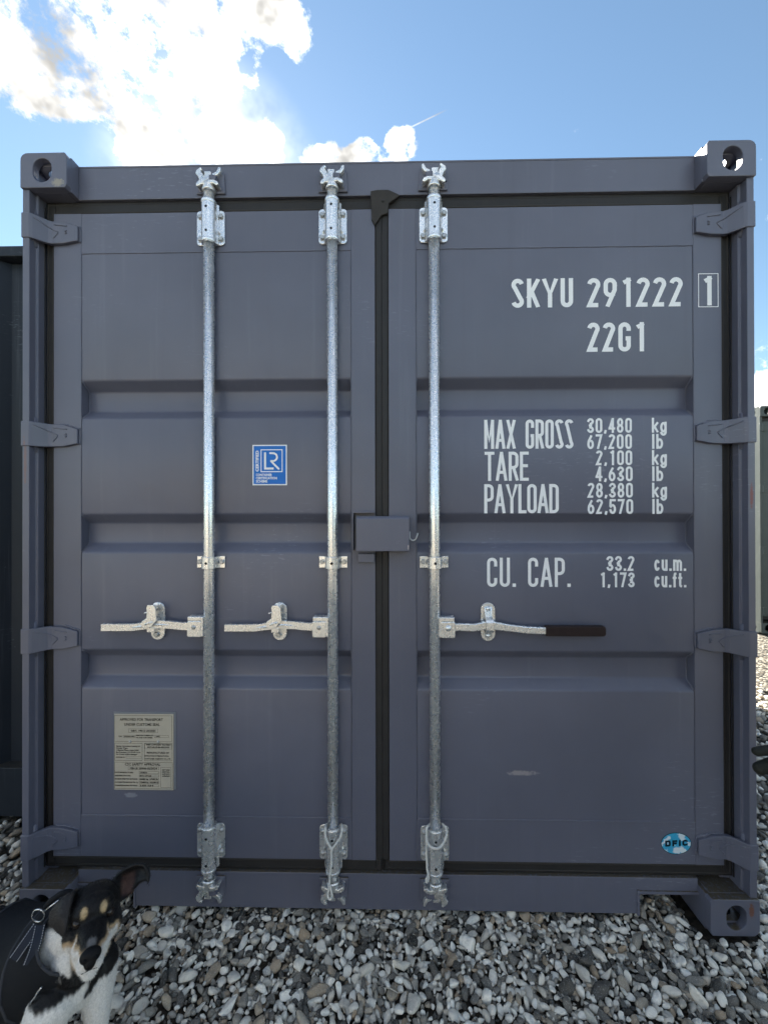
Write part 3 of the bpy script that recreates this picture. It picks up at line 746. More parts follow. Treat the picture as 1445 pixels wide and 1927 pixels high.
# ------------------------------------------------------------------ lettering: stroked condensed capitals
def arc(cx, cy, rx, ry, a0, a1, n=10): return [(cx + rx * math.cos(rad(a0 + (a1 - a0) * k / n)), cy + ry * math.sin(rad(a0 + (a1 - a0) * k / n))) for k in range(n + 1)]
def glyph(c, w, h):
    r = w / 2; r2 = min(w / 2, h * .25); q = min(w * .55, h * .2)
    if c == 'S': return [arc(r, h - r2, r, r2, 12, 225) + arc(r, r2, r, r2, 45, -168)]
    if c == 'K': return [[(0, 0), (0, h)], [(w, h), (0, .36 * h)], [(.30 * w, .56 * h), (w, 0)]]
    if c == 'Y': return [[(0, h), (r, .44 * h), (w, h)], [(r, .46 * h), (r, 0)]]
    if c == 'U': return [[(0, h)] + arc(r, r2, r, r2, 180, 360) + [(w, h)]]
    if c == '2': return [arc(r, h - r2, r, r2, 172, -38) + [(0, 0), (w, 0)]]
    if c == '9': return [arc(r, h - r2, r, r2, 0, 180) + arc(r, .40 * h + r2, r, r2, 180, 300), arc(r, h - r2, r, r2, 0, 0, 1)[:1] + [(w, .60 * h), (.28 * w, 0)]]
    if c == '1': return [[(.70 * w, 0), (.70 * w, h)], [(.70 * w, h), (.36 * w, h * .93)]]
    if c == 'G': return [[(w, .74 * h)] + arc(r, h - r2, r, r2, 0, 180) + arc(r, r2, r, r2, 180, 360) + [(w, .44 * h), (.62 * w, .44 * h)]]
    if c == 'C': return [[(w, .72 * h)] + arc(r, h - r2, r, r2, 0, 180) + arc(r, r2, r, r2, 180, 360) + [(w, .28 * h)]]
    if c == 'F': return [[(0, 0), (0, h), (w, h)], [(0, .48 * h), (.85 * w, .48 * h)]]
    if c == 'I': return [[(r, 0), (r, h)]]
    if c in 'O0': return [arc(r, h - r2, r, r2, 0, 180) + arc(r, r2, r, r2, 180, 360) + [(w, h - r2)]]
    if c == 'M': return [[(0, 0), (0, h)], [(w, h), (w, 0)], [(.03 * w, h), (r, .28 * h), (.97 * w, h)]]
    if c == 'A': return [[(0, 0), (r * .96, h)], [(r * 1.04, h), (w, 0)], [(.17 * w, .27 * h), (.83 * w, .27 * h)]]
    if c == 'X': return [[(0, 0), (w, h)], [(0, h), (w, 0)]]
    if c in 'RP':
        o = [[(0, 0), (0, h)], [(0, h), (w - q, h)] + arc(w - q, h - q, q, q, 90, 0) + arc(w - q, .45 * h + q, q, q, 0, -90) + [(0, .45 * h)]]
        return o + ([[(.5 * w, .45 * h), (w, 0)]] if c == 'R' else [])
    if c == 'T': return [[(0, h), (w, h)], [(r, h), (r, 0)]]
    if c == 'E': return [[(w, h), (0, h), (0, 0), (w, 0)], [(0, .52 * h), (.85 * w, .52 * h)]]
    if c == 'L': return [[(0, h), (0, 0), (w, 0)]]
    if c == 'D': return [[(0, 0), (0, h), (w - q, h)] + arc(w - q, h - q, q, q, 90, 0) + arc(w - q, q, q, q, 0, -90) + [(0, 0)]]
    if c == '3': return [arc(r, h - r2, r, r2, 165, -80) , arc(r, r2, r, r2, 95, -165), [(.35 * w, .51 * h), (.6 * w, .51 * h)]]
    if c == '4': return [[(.74 * w, 0), (.74 * w, h)], [(.66 * w, h), (.04 * w, .28 * h)], [(0, .26 * h), (w, .26 * h)]]
    if c == '5': return [[(w * .95, h), (.08 * w, h), (0, .55 * h)] + arc(r, .30 * h, r, .31 * h, 140, -160)]
    if c == '6': return [arc(r, h * .29, r, h * .29, 0, 360, 24), [(0, .30 * h), (.06 * w, .54 * h), (.72 * w, h)]]
    if c == '7': return [[(0, h), (w, h), (.30 * w, 0)]]
    if c == '8': return [arc(r, .75 * h, r * .9, .25 * h, 0, 360, 20), arc(r, .25 * h, r, .25 * h, 0, 360, 20)]
    if c == 'k': return [[(0, 0), (0, h)], [(w, .66 * h), (.05 * w, .26 * h)], [(.35 * w, .40 * h), (w, 0)]]
    if c == 'l': return [[(r, 0), (r, h)]]
    if c == 'b': return [[(0, 0), (0, h)], arc(r, .33 * h, r, .33 * h, 180, -180, 20)]
    if c == 'g': return [arc(r, .33 * h, r, .33 * h, 0, 360, 20), [(w, .68 * h), (w, -.05 * h)] + arc(r, -.05 * h, r, .2 * h, 0, -160)]
    if c == 'c': return [arc(r, .36 * h, r, .36 * h, 45, 315, 16)]
    if c == 'u': return [[(0, .72 * h)] + arc(r, .25 * h, r, .25 * h, 180, 360) + [(w, .72 * h)], [(w, .72 * h), (w, 0)]]
    if c == 'm': return [[(0, 0), (0, .72 * h)], [(0, .45 * h)] + arc(w * .25, .50 * h, w * .25, .22 * h, 180, 0) + [(w * .5, 0)], [(w * .5, .45 * h)] + arc(w * .75, .50 * h, w * .25, .22 * h, 180, 0) + [(w, 0)]]
    if c == 'f': return [[(.42 * w, 0), (.42 * w, .78 * h)] + arc(w * .9, .78 * h, w * .48, .22 * h, 180, 90), [(0, .66 * h), (.95 * w, .66 * h)]]
    if c == 't': return [[(.42 * w, .95 * h), (.42 * w, .2 * h)] + arc(w * .85, .2 * h, w * .43, .2 * h, 180, 270), [(0, .66 * h), (.95 * w, .66 * h)]]
    if c == '.': return [[(r, 0), (r, .0001)]]
    if c == ',': return [[(w * .8, .05 * h), (w * .1, -.06 * h)]]
    return []
RELW = {'M': 1.15, 'A': 1.15, 'Y': 1.2, 'X': 1.05, 'F': .9, 'l': .34, '.': .34, ',': .42, 'f': .62, 't': .62, 'm': 1.35, 'I': .34, 'c': .86, 'u': .9, 'k': .95, 'g': .95, 'b': .95, 'E': .9, 'L': .85, ' ': .6}
def stroke_text(mb, txt, x, z, wd, ht, st, y, gap=.22):
    ws = [RELW.get(c, 1.0) for c in txt]; tot = sum(ws) + gap * (len(txt) - 1); u = wd / tot; cx = x; lay = 0
    for c, wr in zip(txt, ws):
        gw = wr * u
        for path in glyph(c, max(gw - st, 1e-4), ht - st):
            lay += 1; yy = y - .00004 * (lay % 6)
            pts = [Vector((cx + st / 2 + a, z + st / 2 + b_)) for a, b_ in path]
            if c == '.': mb.add([(cx, yy, z), (cx + st * 1.1, yy, z), (cx + st * 1.1, yy, z + st * 1.1), (cx, yy, z + st * 1.1)], [(0, 1, 2, 3)]); continue
            cl = [pts[0]]
            for p in pts[1:]:
                if (p - cl[-1]).length > 1e-6: cl.append(p)
            pts = cl
            if len(pts) < 2: continue
            closed = (pts[0] - pts[-1]).length < 1e-5
            e0 = (pts[1] - pts[0]).normalized(); e1 = (pts[-1] - pts[-2]).normalized()
            if not closed and c not in 'CGS26': pts[0] = pts[0] - e0 * st * .5; pts[-1] = pts[-1] + e1 * st * .5
            vs = []
            for i, p in enumerate(pts):
                if closed and i in (0, len(pts) - 1): a, b2 = (pts[-1] - pts[-2]).normalized(), (pts[1] - pts[0]).normalized()
                else:
                    a = (p - pts[i - 1]).normalized() if i else (pts[1] - p).normalized(); b2 = (pts[i + 1] - p).normalized() if i < len(pts) - 1 else a
                n = Vector((-(a + b2).y, (a + b2).x))
                if n.length < 1e-4: n = Vector((-a.y, a.x))
                n.normalize(); k = max(.55, abs(n.dot(Vector((-a.y, a.x))))); h = st / 2 / k
                vs += [p + n * h, p - n * h]
            zlo, zhi = z, z + ht
            if c not in 'g,': vs = [Vector((v.x, min(max(v.y, zlo), zhi))) for v in vs]
            mb.add([(v.x, yy, v.y) for v in vs], [(2 * i, 2 * i + 1, 2 * i + 3, 2 * i + 2) for i in range(len(vs) // 2 - 1)])
        cx += gw + gap * u
YL = YD + .0007
def lettering(parts, st, yy=None, gap=.24):
    for (txt, x, z, wd, ht) in parts:
        mb = MB(); stroke_text(mb, txt, x, z, wd, ht, st, YL if yy is None else yy, gap); obj('lettering', mb, 'white', doorR, recalc=False)
lettering([('SKYU', .4412, 2.0785, .2097, .100), ('291222', .6985, 2.0775, .3225, .100)], .0148)
lettering([('22G1', .698, 1.9250, .2002, .100)], .0148)
lettering([('1', 1.0830, 2.0790, .0420, .100)], .0150, YD - .0007)
mb = MB()
for (a, b_, c, d) in ((1.0719, 1.1396, 2.0730, 2.0755), (1.0719, 1.1396, 2.1855, 2.1880), (1.0719, 1.0744, 2.0755, 2.1855), (1.1371, 1.1396, 2.0755, 2.1855)): mb.add([(a, YD - .0007, c), (b_, YD - .0007, c), (b_, YD - .0007, d), (a, YD - .0007, d)], [(0, 1, 2, 3)])
obj('check_digit_frame', mb, 'white', doorR, recalc=False)
ST1, ST2 = .0106, .0078
lettering([('MAX', .3471, 1.5945, .1068, .1), ('GROSS', .4880, 1.5945, .1625, .1)], ST1, gap=.15)
lettering([('TARE', .3481, 1.4847, .1505, .1)], ST1, gap=.14); lettering([('PAYLOAD', .3465, 1.3735, .2535, .1)], ST1, gap=.08)
for row in ([('30,480', .697, 1.6473, .151, .0507), ('kg', .9150, 1.6473, .0500, .0507)], [('67,200', .697, 1.5921, .151, .0507), ('lb', .9155, 1.5921, .0372, .0507)],
            [('2,100', .7259, 1.5369, .1229, .0507), ('kg', .9150, 1.5369, .0500, .0507)], [('4,630', .7244, 1.4820, .1255, .0507), ('lb', .9155, 1.4820, .0372, .0507)],
            [('28,380', .6975, 1.4260, .1528, .0507), ('kg', .9150, 1.4260, .0500, .0507)], [('62,570', .6973, 1.3706, .154, .0507), ('lb', .9155, 1.3706, .0372, .0507)],
            [('33.2', .7606, 1.1764, .0943, .0507), ('cu.m.', .9214, 1.1764, .1062, .0507)], [('1,173', .7368, 1.1205, .1185, .0507), ('cu.ft.', .9212, 1.1205, .1068, .0507)]): lettering(row, ST2)
lettering([('CU.', .3553, 1.1214, .0985, .1), ('CAP.', .4948, 1.1214, .1450, .1)], ST1)

# ------------------------------------------------------------------ stickers and the approval plate (small print in the built-in font)
def font_mesh(txt, size, x, z, wd, m, parent, y, align='CENTER', rotate=0.0, bold=0.0, name='print'):
    cu = bpy.data.curves.new('print', 'FONT'); cu.body = txt; cu.size = size; cu.align_x = align; cu.align_y = 'CENTER'; cu.offset = bold; cu.resolution_u = 2
    tmp = bpy.data.objects.new('tmp', cu); COL.objects.link(tmp); dg = bpy.context.evaluated_depsgraph_get(); dg.update()
    me = bpy.data.meshes.new_from_object(tmp.evaluated_get(dg)); bpy.data.objects.remove(tmp)
    xs = [v.co.x for v in me.vertices]; w0 = max(xs) - min(xs) if xs else 1; k = wd / w0 if wd else 1.0
    for v in me.vertices:
        a, b_ = v.co.x * k, v.co.y
        if rotate: a, b_ = a * math.cos(rotate) - b_ * math.sin(rotate), a * math.sin(rotate) + b_ * math.cos(rotate)
        v.co = (x + a, y, z + b_)
    me.materials.clear(); me.materials.append(M[m]); o = link(name, me, parent); return o
def flat(mb, x0, x1, z0, z1, y): return mb.add([(x0, y, z0), (x1, y, z0), (x1, y, z1), (x0, y, z1)], [(0, 1, 2, 3)])
def frame(mb, x0, x1, z0, z1, t_, y):
    flat(mb, x0, x1, z0, z0 + t_, y); flat(mb, x0, x1, z1 - t_, z1, y); flat(mb, x0, x0 + t_, z0 + t_, z1 - t_, y); flat(mb, x1 - t_, x1, z0 + t_, z1 - t_, y)
M['blue'] = simple('blue_sticker_vinyl', (.028, .19, .62), .35, 0, .08, 30)
M['ink'] = simple('dark_print_ink', (.035, .03, .025), .6, 0, .2, 80)
M['plate'] = simple('weathered_tan_plate', (.50, .455, .375), .5, .1, .10, 40, .0002, 500)
M['plate_edge'] = simple('pale_backing_plate', (.21, .22, .25), .5, .1, .1, 40)
st_ = obj('certification_sticker', MB().box(-.4521, -.3320, YD + .0004, YD + .0010, 1.4720, 1.6123), 'white', doorL, .0002)
mb = flat(MB(), -.4480, -.3361, 1.4761, 1.6082, YD + .0001); s2 = obj('certification_sticker_field', mb, 'blue', doorL, recalc=False)
yk = YD - .0002
font_mesh('CERTIFIED', .0145, -.4348, 1.5560, .073, 'white', doorL, yk, rotate=math.pi / 2, bold=.0006)
mb = MB(); frame(mb, -.4235, -.3470, 1.5175, 1.5965, .0032, yk)
obj('emblem_frame', mb, 'white', doorL, recalc=False)
mb = MB()
def band(pts, st, y): 
    vs = []
    P_ = [Vector(p) for p in pts]
    for i, p in enumerate(P_):
        a = (p - P_[i - 1]).normalized() if i else (P_[1] - p).normalized(); b2 = (P_[i + 1] - p).normalized() if i < len(P_) - 1 else a
        n = Vector((-(a + b2).y, (a + b2).x)).normalized(); h = st / 2 / max(.5, n.dot(Vector((-a.y, a.x)))); vs += [p + n * h, p - n * h]
    mb.add([(v.x, y, v.y) for v in vs], [(2 * i, 2 * i + 1, 2 * i + 3, 2 * i + 2) for i in range(len(P_) - 1)])
band([(-.4080, 1.5860), (-.4080, 1.5300), (-.3780, 1.5300)], .0072, yk - .00005)
band([(-.3930, 1.5830)] + [(-.3800 + .0135 * math.cos(rad(90 - 22.5 * k)), 1.5695 + .0135 * math.sin(rad(90 - 22.5 * k))) for k in range(9)] + [(-.3900, 1.5560)], .0066, yk - .0001)
band([(-.3885, 1.5570), (-.3590, 1.5270)], .0068, yk - .00015)
obj('emblem', mb, 'white', doorL, recalc=False)
for k, (s_, wd) in enumerate((('CONTAINER', .056), ('CERTIFICATION', .073), ('SCHEME', .040))): font_mesh(s_, .0115, -.4400, 1.5075 - .0112 * k, wd, 'white', doorL, yk, 'LEFT', bold=.0004)

# approval plate
px0, px1, pz0, pz1 = -.9345, -.7270, .4160, .6790
bk = obj('backing_plate', MB().box(px0 - .004, px1 + .008, YD - .0006, YD + .0010, pz0 + .001, pz1 + .007), 'plate_edge', doorL, .0004)
ap = obj('approval_plate', MB().box(px0, px1, YD - .0024, YD - .0008, pz0, pz1), 'plate', doorL, .0004, label='tan metal approval plate riveted to the door')
yk = YD - .0026; mb = MB(); W_ = px1 - px0; H_ = pz1 - pz0
def fr(u0, u1, v0, v1, t_=.0007): frame(mb, px0 + u0 * W_, px0 + u1 * W_, pz1 - v1 * H_, pz1 - v0 * H_, t_, yk)
fr(.0, .975, .02, .365, .0009); fr(.005, .475, .385, .615, .0009); fr(.51, .98, .385, .615, .0009); fr(.005, .985, .635, .985, .0009)
fr(.24, .74, .195, .245); fr(.15, .36, .28, .315); fr(.68, .92, .278, .31); fr(.20, .46, .555, .585); fr(.515, .975, .387, .46); fr(.235, .755, .695, .735); fr(.785, .96, .70, .965)
for k in range(5): fr(.42, .755, .755 + .043 * k, .785 + .043 * k)
obj('plate_rules', mb, 'ink', ap if False else doorL, recalc=False)
def pt(s_, u, v, size, wd=None, al='CENTER', b_=.0003): font_mesh(s_, size, px0 + u * W_, pz1 - v * H_, (wd * W_) if wd else None, 'ink', doorL, yk - .0001, al, bold=b_)
pt('APPROVED FOR TRANSPORT', .46, .075, .0125, .73); pt('UNDER CUSTOMS SEAL', .47, .14, .0125, .60); pt('GB/C 19012 LR/2024', .49, .222, .0088, .42); pt('TYPE', .10, .298, .006, .06); pt('ST20GD-002', .255, .298, .006, .18)
pt("MANUFACTURER'S NO.", .52, .283, .0055, .30); pt('OF THE CONTAINER', .51, .312, .0055, .28); pt('DFIC', .74, .295, .0055, .07)
for k, s_ in enumerate(('Seaway Operations Leasing Ltd', 'Owner Type', '1 Market Plaza, Suite 2400', 'San Francisco, CA 94105 U.S.A.', 'No Owner and/or Manager')): pt(s_, .03, .425 + .027 * k, .0060, (.41, .20, .38, .42, .36)[k], 'LEFT')
pt('CONTAINER NO.', .03, .572, .0055, .15, 'LEFT')
pt('TIMBER COMPONENT TREATMENT', .745, .405, .0062, .43); pt('IM/TAILLEUM-400/2024', .745, .437, .0070, .37); pt('MANUFACTURED BY', .74, .51, .0085, .38); pt('DONG FANG INTERNATIONAL', .72, .552, .0066, .41); pt('CONTAINER COMPANY CO., LTD', .735, .59, .0062, .44)
pt('CSC SAFETY APPROVAL', .48, .665, .0125, .60); pt('GB-LR 20906-02/2024', .495, .717, .0085, .46)
for k, s_ in enumerate(('DATE MANUFACTURED', 'IDENTIFICATION NO.', 'MAXIMUM OPERATING GROSS MASS', 'ALLOWABLE STACKING LOAD FOR 1.8 g', 'TRANSVERSE RACKING TEST FORCE')): pt(s_, .015, .772 + .043 * k, .0062, (.31, .27, .38, .39, .38)[k], 'LEFT')
for k, s_ in enumerate(('1/2024', 'SKYU 291222', '30480 kg  67200 lb', '192000 kg  423280 lb', '150 kN')): pt(s_, .43, .772 + .043 * k, .0060, (.12, .20, .31, .31, .22)[k], 'LEFT')
for k, s_ in enumerate(('NEXT EXAM', 'INSPECTION', 'DUE DATE', '1/2029')): pt(s_, .872, .735 + .027 * k, .0055, .13)
for u in (.27, .745): obj('rivet', MB().lathe([(0, yk - .003), (.0030, yk - .0026), (.0046, yk - .001), (.0050, yk + .001)], (px0 + u * W_, 0, pz1 - .365 * H_), 'Y', 14), 'bolt', doorL)

# oval globe sticker
m, t, b = mat('globe_sticker_print'); P = pos(t); sp = t.node('ShaderNodeSeparateXYZ'); t.put(sp.inputs[0], P)
lv = t.vm('MULTIPLY', P, (26, 0, 30)); ln = t.noise(t.vm('ADD', lv, (3.1, 0, 1.7)), 1.0, 3, .55)
base = t.mix(t.ramp(ln, .50, .56), (.045, .40, .66), (.72, .82, .88))
t.put(b.inputs['Base Color'], base); b.inputs['Roughness'].default_value = .35; M['globe'] = m
ell = lambda a, c, y: [(.9903 + a * math.cos(2 * math.pi * k / 48), y, .2528 + c * math.sin(2 * math.pi * k / 48)) for k in range(48)]
gs = obj('globe_sticker', MB().add(ell(.0512, .0372, YD + .00005), [tuple(range(48))]), 'ink', doorR, recalc=False)
M['rim'] = simple('dark_teal_rim', (.01, .07, .10), .4); gs.data.materials[0] = M['rim']
obj('globe_sticker_map', MB().add(ell(.0490, .0350, YD - .0002), [tuple(range(48))]), 'globe', doorR, recalc=False)
M['navy'] = simple('dark_navy_print', (.006, .022, .035), .4)
mb = MB(); stroke_text(mb, 'DFIC', .9535, .2440, .0760, .0205, .0062, YD - .0004, .28)
for i_, v_ in enumerate(mb.v): mb.v[i_] = (v_[0], v_[1], v_[2] + (v_[0] - .9915) * .06)
obj('print', mb, 'navy', doorR, recalc=False)

# ------------------------------------------------------------------ the neighbouring containers
SKIP = ('lettering', 'check_digit_frame', 'certification_sticker', 'certification_sticker_field', 'print', 'emblem', 'emblem_frame', 'approval_plate', 'backing_plate', 'plate_rules', 'rivet', 'globe_sticker', 'globe_sticker_map', 'bolt', 'rivet_hole', 'gusset', 'weld_bead', 'hinge_rib', 'catch_tongue', 'seal_plug', 'hook')
n1 = copy_tree(ctr_, None, SKIP); n1.location = (5.44, 3.40, 0); n1.rotation_euler.z = rad(-1.0)
def repaint(o, mm='paint_plain'):
    for sl_ in o.material_slots:
        if sl_.material == M['paint']: sl_.link = 'OBJECT'; sl_.material = M[mm]
    for ch in o.children: repaint(ch, mm)
repaint(n1, 'paint_back')
tag(n1, 'dark grey container farther back at the right edge, one side in the sun', 'container')
n2 = copy_tree(ctr_, None, SKIP + ('lock_box', 'seal_lip')); n2.location = (-2.62, 6.505, 0); n2.rotation_euler.z = math.pi
repaint(n2)
tag(n2, 'dark grey corrugated container close behind at the left edge', 'container')

# unseen row added behind the camera: darkens the lower doors, mirrored in the locking bars
SK3 = SKIP + ('lock_box', 'seal_lip', 'door', 'locking_bar', 'rebate', 'header_lip', 'notch_flange', 'header', 'sill', 'floor_pan')
for x_, mm, lb in ((-6.35, 'paint_cream', 'unseen cream container added behind the camera, mirrored in the locking bars'), (.25, 'paint_green', 'unseen grey green container added behind the camera to darken the lower doors')):
    n3 = copy_tree(ctr_, None, SK3); n3.location = (x_, -8.4, 0); n3.rotation_euler.z = -math.pi / 2; repaint(n3, mm); tag(n3, lb, 'container')

# ------------------------------------------------------------------ ropes on the bars
def catmull(pts, n=8):
    P_ = [Vector(p) for p in pts]; P_ = [P_[0] * 2 - P_[1]] + P_ + [P_[-1] * 2 - P_[-2]]; out = []
    for i in range(1, len(P_) - 2):
        a, b_, c, d = P_[i - 1:i + 3]
        for k in range(n):
            t_ = k / n; out.append(.5 * ((2 * b_) + (c - a) * t_ + (2 * a - 5 * b_ + 4 * c - d) * t_ ** 2 + (3 * b_ - a - 3 * c + d) * t_ ** 3))
    return out + [P_[-2]]
def rope(mb, pts, rs=.0021, off=.0020, pitch=.022):
    C_ = catmull(pts, 10); L = 0.0; tr = [[], [], []]; up = Vector((0, -1, 0))
    for i, p in enumerate(C_):
        t_ = (C_[min(i + 1, len(C_) - 1)] - C_[max(i - 1, 0)]).normalized(); a = t_.cross(up)
        if a.length < 1e-3: a = t_.cross(Vector((1, 0, 0)))
        a.normalize(); b_ = a.cross(t_).normalized(); up = b_
        if i: L += (p - C_[i - 1]).length
        for k in range(3):
            q = 2 * math.pi * (L / pitch + k / 3); tr[k].append(p + (a * math.cos(q) + b_ * math.sin(q)) * off)
    for T_ in tr: mb.tube(T_, rs, 6)
r1a = [(-0.1445, 0.045, 0.3142), (-0.1377, 0.0165, 0.3191), (-0.1419, 0.0105, 0.2989), (-0.1533, 0.0085, 0.2806), (-0.1664, 0.0075, 0.2648), (-0.172, 0.0065, 0.2557), (-0.1715, 0.0085, 0.2311), (-0.1724, 0.0085, 0.2081), (-0.1755, 0.0125, 0.1816), (-0.1786, 0.0165, 0.1566), (-0.1803, 0.0165, 0.1335), (-0.1825, 0.0145, 0.1171), (-0.1858, 0.0145, 0.0989), (-0.1791, 0.0135, 0.0867), (-0.1708, 0.0135, 0.0967), (-0.1739, 0.0125, 0.1174), (-0.178, 0.0125, 0.1354)]
r1b = [(-0.1937, 0.045, 0.3136), (-0.1942, 0.0165, 0.3184), (-0.1924, 0.0105, 0.2983), (-0.1847, 0.0085, 0.2802), (-0.1745, 0.0065, 0.2655), (-0.1702, 0.0055, 0.2533)]
r2a = [(0.1601, 0.045, 0.3204), (0.1452, 0.0185, 0.3277), (0.1434, 0.0165, 0.3078), (0.1431, 0.0135, 0.2904), (0.1453, 0.0105, 0.2846), (0.1548, 0.0075, 0.2724), (0.1694, 0.0065, 0.2668), (0.1858, 0.0065, 0.2703), (0.1994, 0.0105, 0.282), (0.2084, 0.0165, 0.2987), (0.2108, 0.0225, 0.3123), (0.2058, 0.0345, 0.318), (0.197, 0.045, 0.3209)]
r2b = [(0.1436, 0.0105, 0.2878), (0.1431, 0.0145, 0.2633), (0.1424, 0.0165, 0.237), (0.145, 0.0185, 0.2107), (0.1459, 0.0205, 0.1843), (0.1492, 0.0205, 0.1662), (0.1426, 0.0205, 0.1529), (0.1441, 0.0195, 0.1439), (0.1507, 0.0195, 0.1539), (0.1498, 0.0185, 0.1663)]
mb = MB(); rope(mb, r1a); rope(mb, r1b); ro = obj('rope', mb, 'rope'); tag(ro, 'white twisted rope hanging in a long tail over the middle locking bar foot', 'rope')
mb = MB(); rope(mb, r2a); rope(mb, r2b); ro = obj('rope', mb, 'rope'); tag(ro, 'white twisted rope looped round the right locking bar foot', 'rope')
M['twig'] = simple('pale_dry_twig', (.55, .50, .42), .7, 0, .2, 200)
tw = obj('twig', MB().tube([(.004, -.176, .014), (.022, -.183, .020), (.047, -.192, .017)], [.0012, .0015, .0010], 6), 'twig'); tag(tw, 'thin pale dry twig lying on the pebbles below the centre seam', 'twig')

# ------------------------------------------------------------------ the dog
HE = Vector((-.6552, -.4275, .4483)); HX = -Vector((.8357, .5455, -.0642)); HF = Vector((.4979, -.703, .5079)); HU = Vector((-.2319, .4564, .859))
def H(x, f, u): return HE + HX * x + HF * f + HU * u
HM = Matrix((HX, HF, HU)).transposed()
class Blob(MB):
    def ell(s, c, r, R3_=None, n=16):
        m_ = n // 2; vs = []; R3_ = R3_ or Matrix.Identity(3); c = Vector(c)
        for i in range(m_ + 1):
            th = math.pi * i / m_
            for k in range(n): ph = 2 * math.pi * k / n; vs.append(c + R3_ @ Vector((r[0] * math.sin(th) * math.cos(ph), r[1] * math.sin(th) * math.sin(ph), r[2] * math.cos(th))))
        fs = [(i * n + k, (i + 1) * n + k, (i + 1) * n + (k + 1) % n, i * n + (k + 1) % n) for i in range(m_) for k in range(n)]
        s.add(vs, fs)
    def cap(s, p0, r0, p1, r1, n=8):
        p0, p1 = Vector(p0), Vector(p1)
        for k in range(n + 1): t_ = k / n; r = r0 + (r1 - r0) * t_; s.ell(p0.lerp(p1, t_), (r, r, r), None, 14)
    def chain(s, L):
        for (a, ra), (b_, rb) in zip(L, L[1:]): s.cap(a, ra, b_, rb, max(3, int((Vector(b_) - Vector(a)).length / min(ra, rb) * 3)))
    def sheet(s, rows, th):
        """thick curved sheet through rows of points (each row the same length)"""
        G = [catmull(r, 4) if len(r) > 2 else [Vector(r[0]).lerp(Vector(r[1]), k / 8) for k in range(9)] for r in rows]
        cols = [catmull([g[k] for g in G], 5) for k in range(len(G[0]))]; nr = len(cols[0]); nc = len(cols); pts = [[cols[c][r] for c in range(nc)] for r in range(nr)]
        A, B = [], []
        for r in range(nr):
            for c in range(nc):
                du = pts[r][min(c + 1, nc - 1)] - pts[r][max(c - 1, 0)]; dv = pts[min(r + 1, nr - 1)][c] - pts[max(r - 1, 0)][c]; nn_ = du.cross(dv); nn_ = nn_.normalized() if nn_.length > 1e-9 else Vector((0, 0, 1))
                A.append(pts[r][c] + nn_ * th / 2); B.append(pts[r][c] - nn_ * th / 2)
        N_ = nr * nc; fs = []
        for r in range(nr - 1):
            for c in range(nc - 1):
                i = r * nc + c; fs += [(i, i + nc, i + nc + 1, i + 1), (N_ + i, N_ + i + 1, N_ + i + nc + 1, N_ + i + nc)]
        rim = [c for c in range(nc)] + [r * nc + nc - 1 for r in range(1, nr)] + [(nr - 1) * nc + c for c in range(nc - 2, -1, -1)] + [r * nc for r in range(nr - 2, 0, -1)]
        for a, b_ in zip(rim, rim[1:] + rim[:1]): fs.append((a, b_, N_ + b_, N_ + a))
        s.add(A + B, fs)
    def remeshed(s, vox, smooth, factor=.5):
        me = s.mesh('tmp'); o = link('tmp', me)
        r_ = o.modifiers.new('r', 'REMESH'); r_.mode = 'VOXEL'; r_.voxel_size = vox
        sm_ = o.modifiers.new('s', 'SMOOTH'); sm_.factor = factor; sm_.iterations = smooth
        dg = bpy.context.evaluated_depsgraph_get(); dg.update(); out = bpy.data.meshes.new_from_object(o.evaluated_get(dg)); bpy.data.objects.remove(o)
        out.polygons.foreach_set('use_smooth', [True] * len(out.polygons)); return out
LEG = [((-.750, -.430, .250), .050), ((-.768, -.448, .188), .044), ((-.786, -.450, .095), .027), ((-.790, -.452, .040), .025), ((-.782, -.474, .020), .027)]
B = Blob()
he = lambda x, f, u, r: B.ell(H(x, f, u), r, HM)
he(0, -.062, .010, (.055, .068, .050)); he(0, -.022, .014, (.043, .040, .032)); he(.033, -.050, -.026, (.026, .044, .030)); he(-.033, -.050, -.026, (.026, .044, .030))
he(.022, -.004, .012, (.018, .018, .012)); he(-.022, -.004, .012, (.018, .018, .012))
for k in range(11):
    t_ = k / 10; he(0, -.01 + .100 * t_, -.018 - .034 * t_, (.032 - .0145 * t_, .022, .025 - .0085 * t_))
for sx in (1, -1): he(sx * .0105, .064, -.063, (.0130, .030, .0165)); he(sx * .018, .015, -.044, (.018, .034, .018))
for k in range(8): t_ = k / 7; he(0, -.035 + .104 * t_, -.052 - .025 * t_, (.028 - .0145 * t_, .018, .018 - .004 * t_))
he(0, .090, -.050, (.0150, .012, .0140))
B.chain([(H(0, -.075, -.015), .056), ((-.765, -.352, .345), .066), ((-.80, -.345, .310), .080)])
B.chain([(H(0, -.060, -.060), .040), ((-.735, -.378, .300), .060), ((-.750, -.372, .262), .074)])
B.chain([((-.750, -.370, .262), .080), ((-.83, -.345, .250), .094), ((-.93, -.325, .232), .097), ((-1.08, -.30, .245), .080), ((-1.20, -.285, .250), .076)])
for L in ([((-.705, -.350, .250), .050), ((-.690, -.365, .175), .031), ((-.690, -.372, .085), .021), ((-.688, -.378, .040), .022), ((-.680, -.398, .020), .024)],
          LEG,
          [((-1.19, -.345, .225), .062), ((-1.165, -.375, .150), .044), ((-1.240, -.370, .085), .022), ((-1.232, -.372, .035), .020), ((-1.205, -.385, .018), .023)],
          [((-1.19, -.235, .225), .062), ((-1.165, -.205, .150), .044), ((-1.240, -.205, .085), .022), ((-1.232, -.205, .035), .020), ((-1.205, -.215, .018), .023)],
          [((-1.265, -.280, .290), .022), ((-1.34, -.27, .345), .015), ((-1.40, -.262, .420), .009)]): B.chain(L)
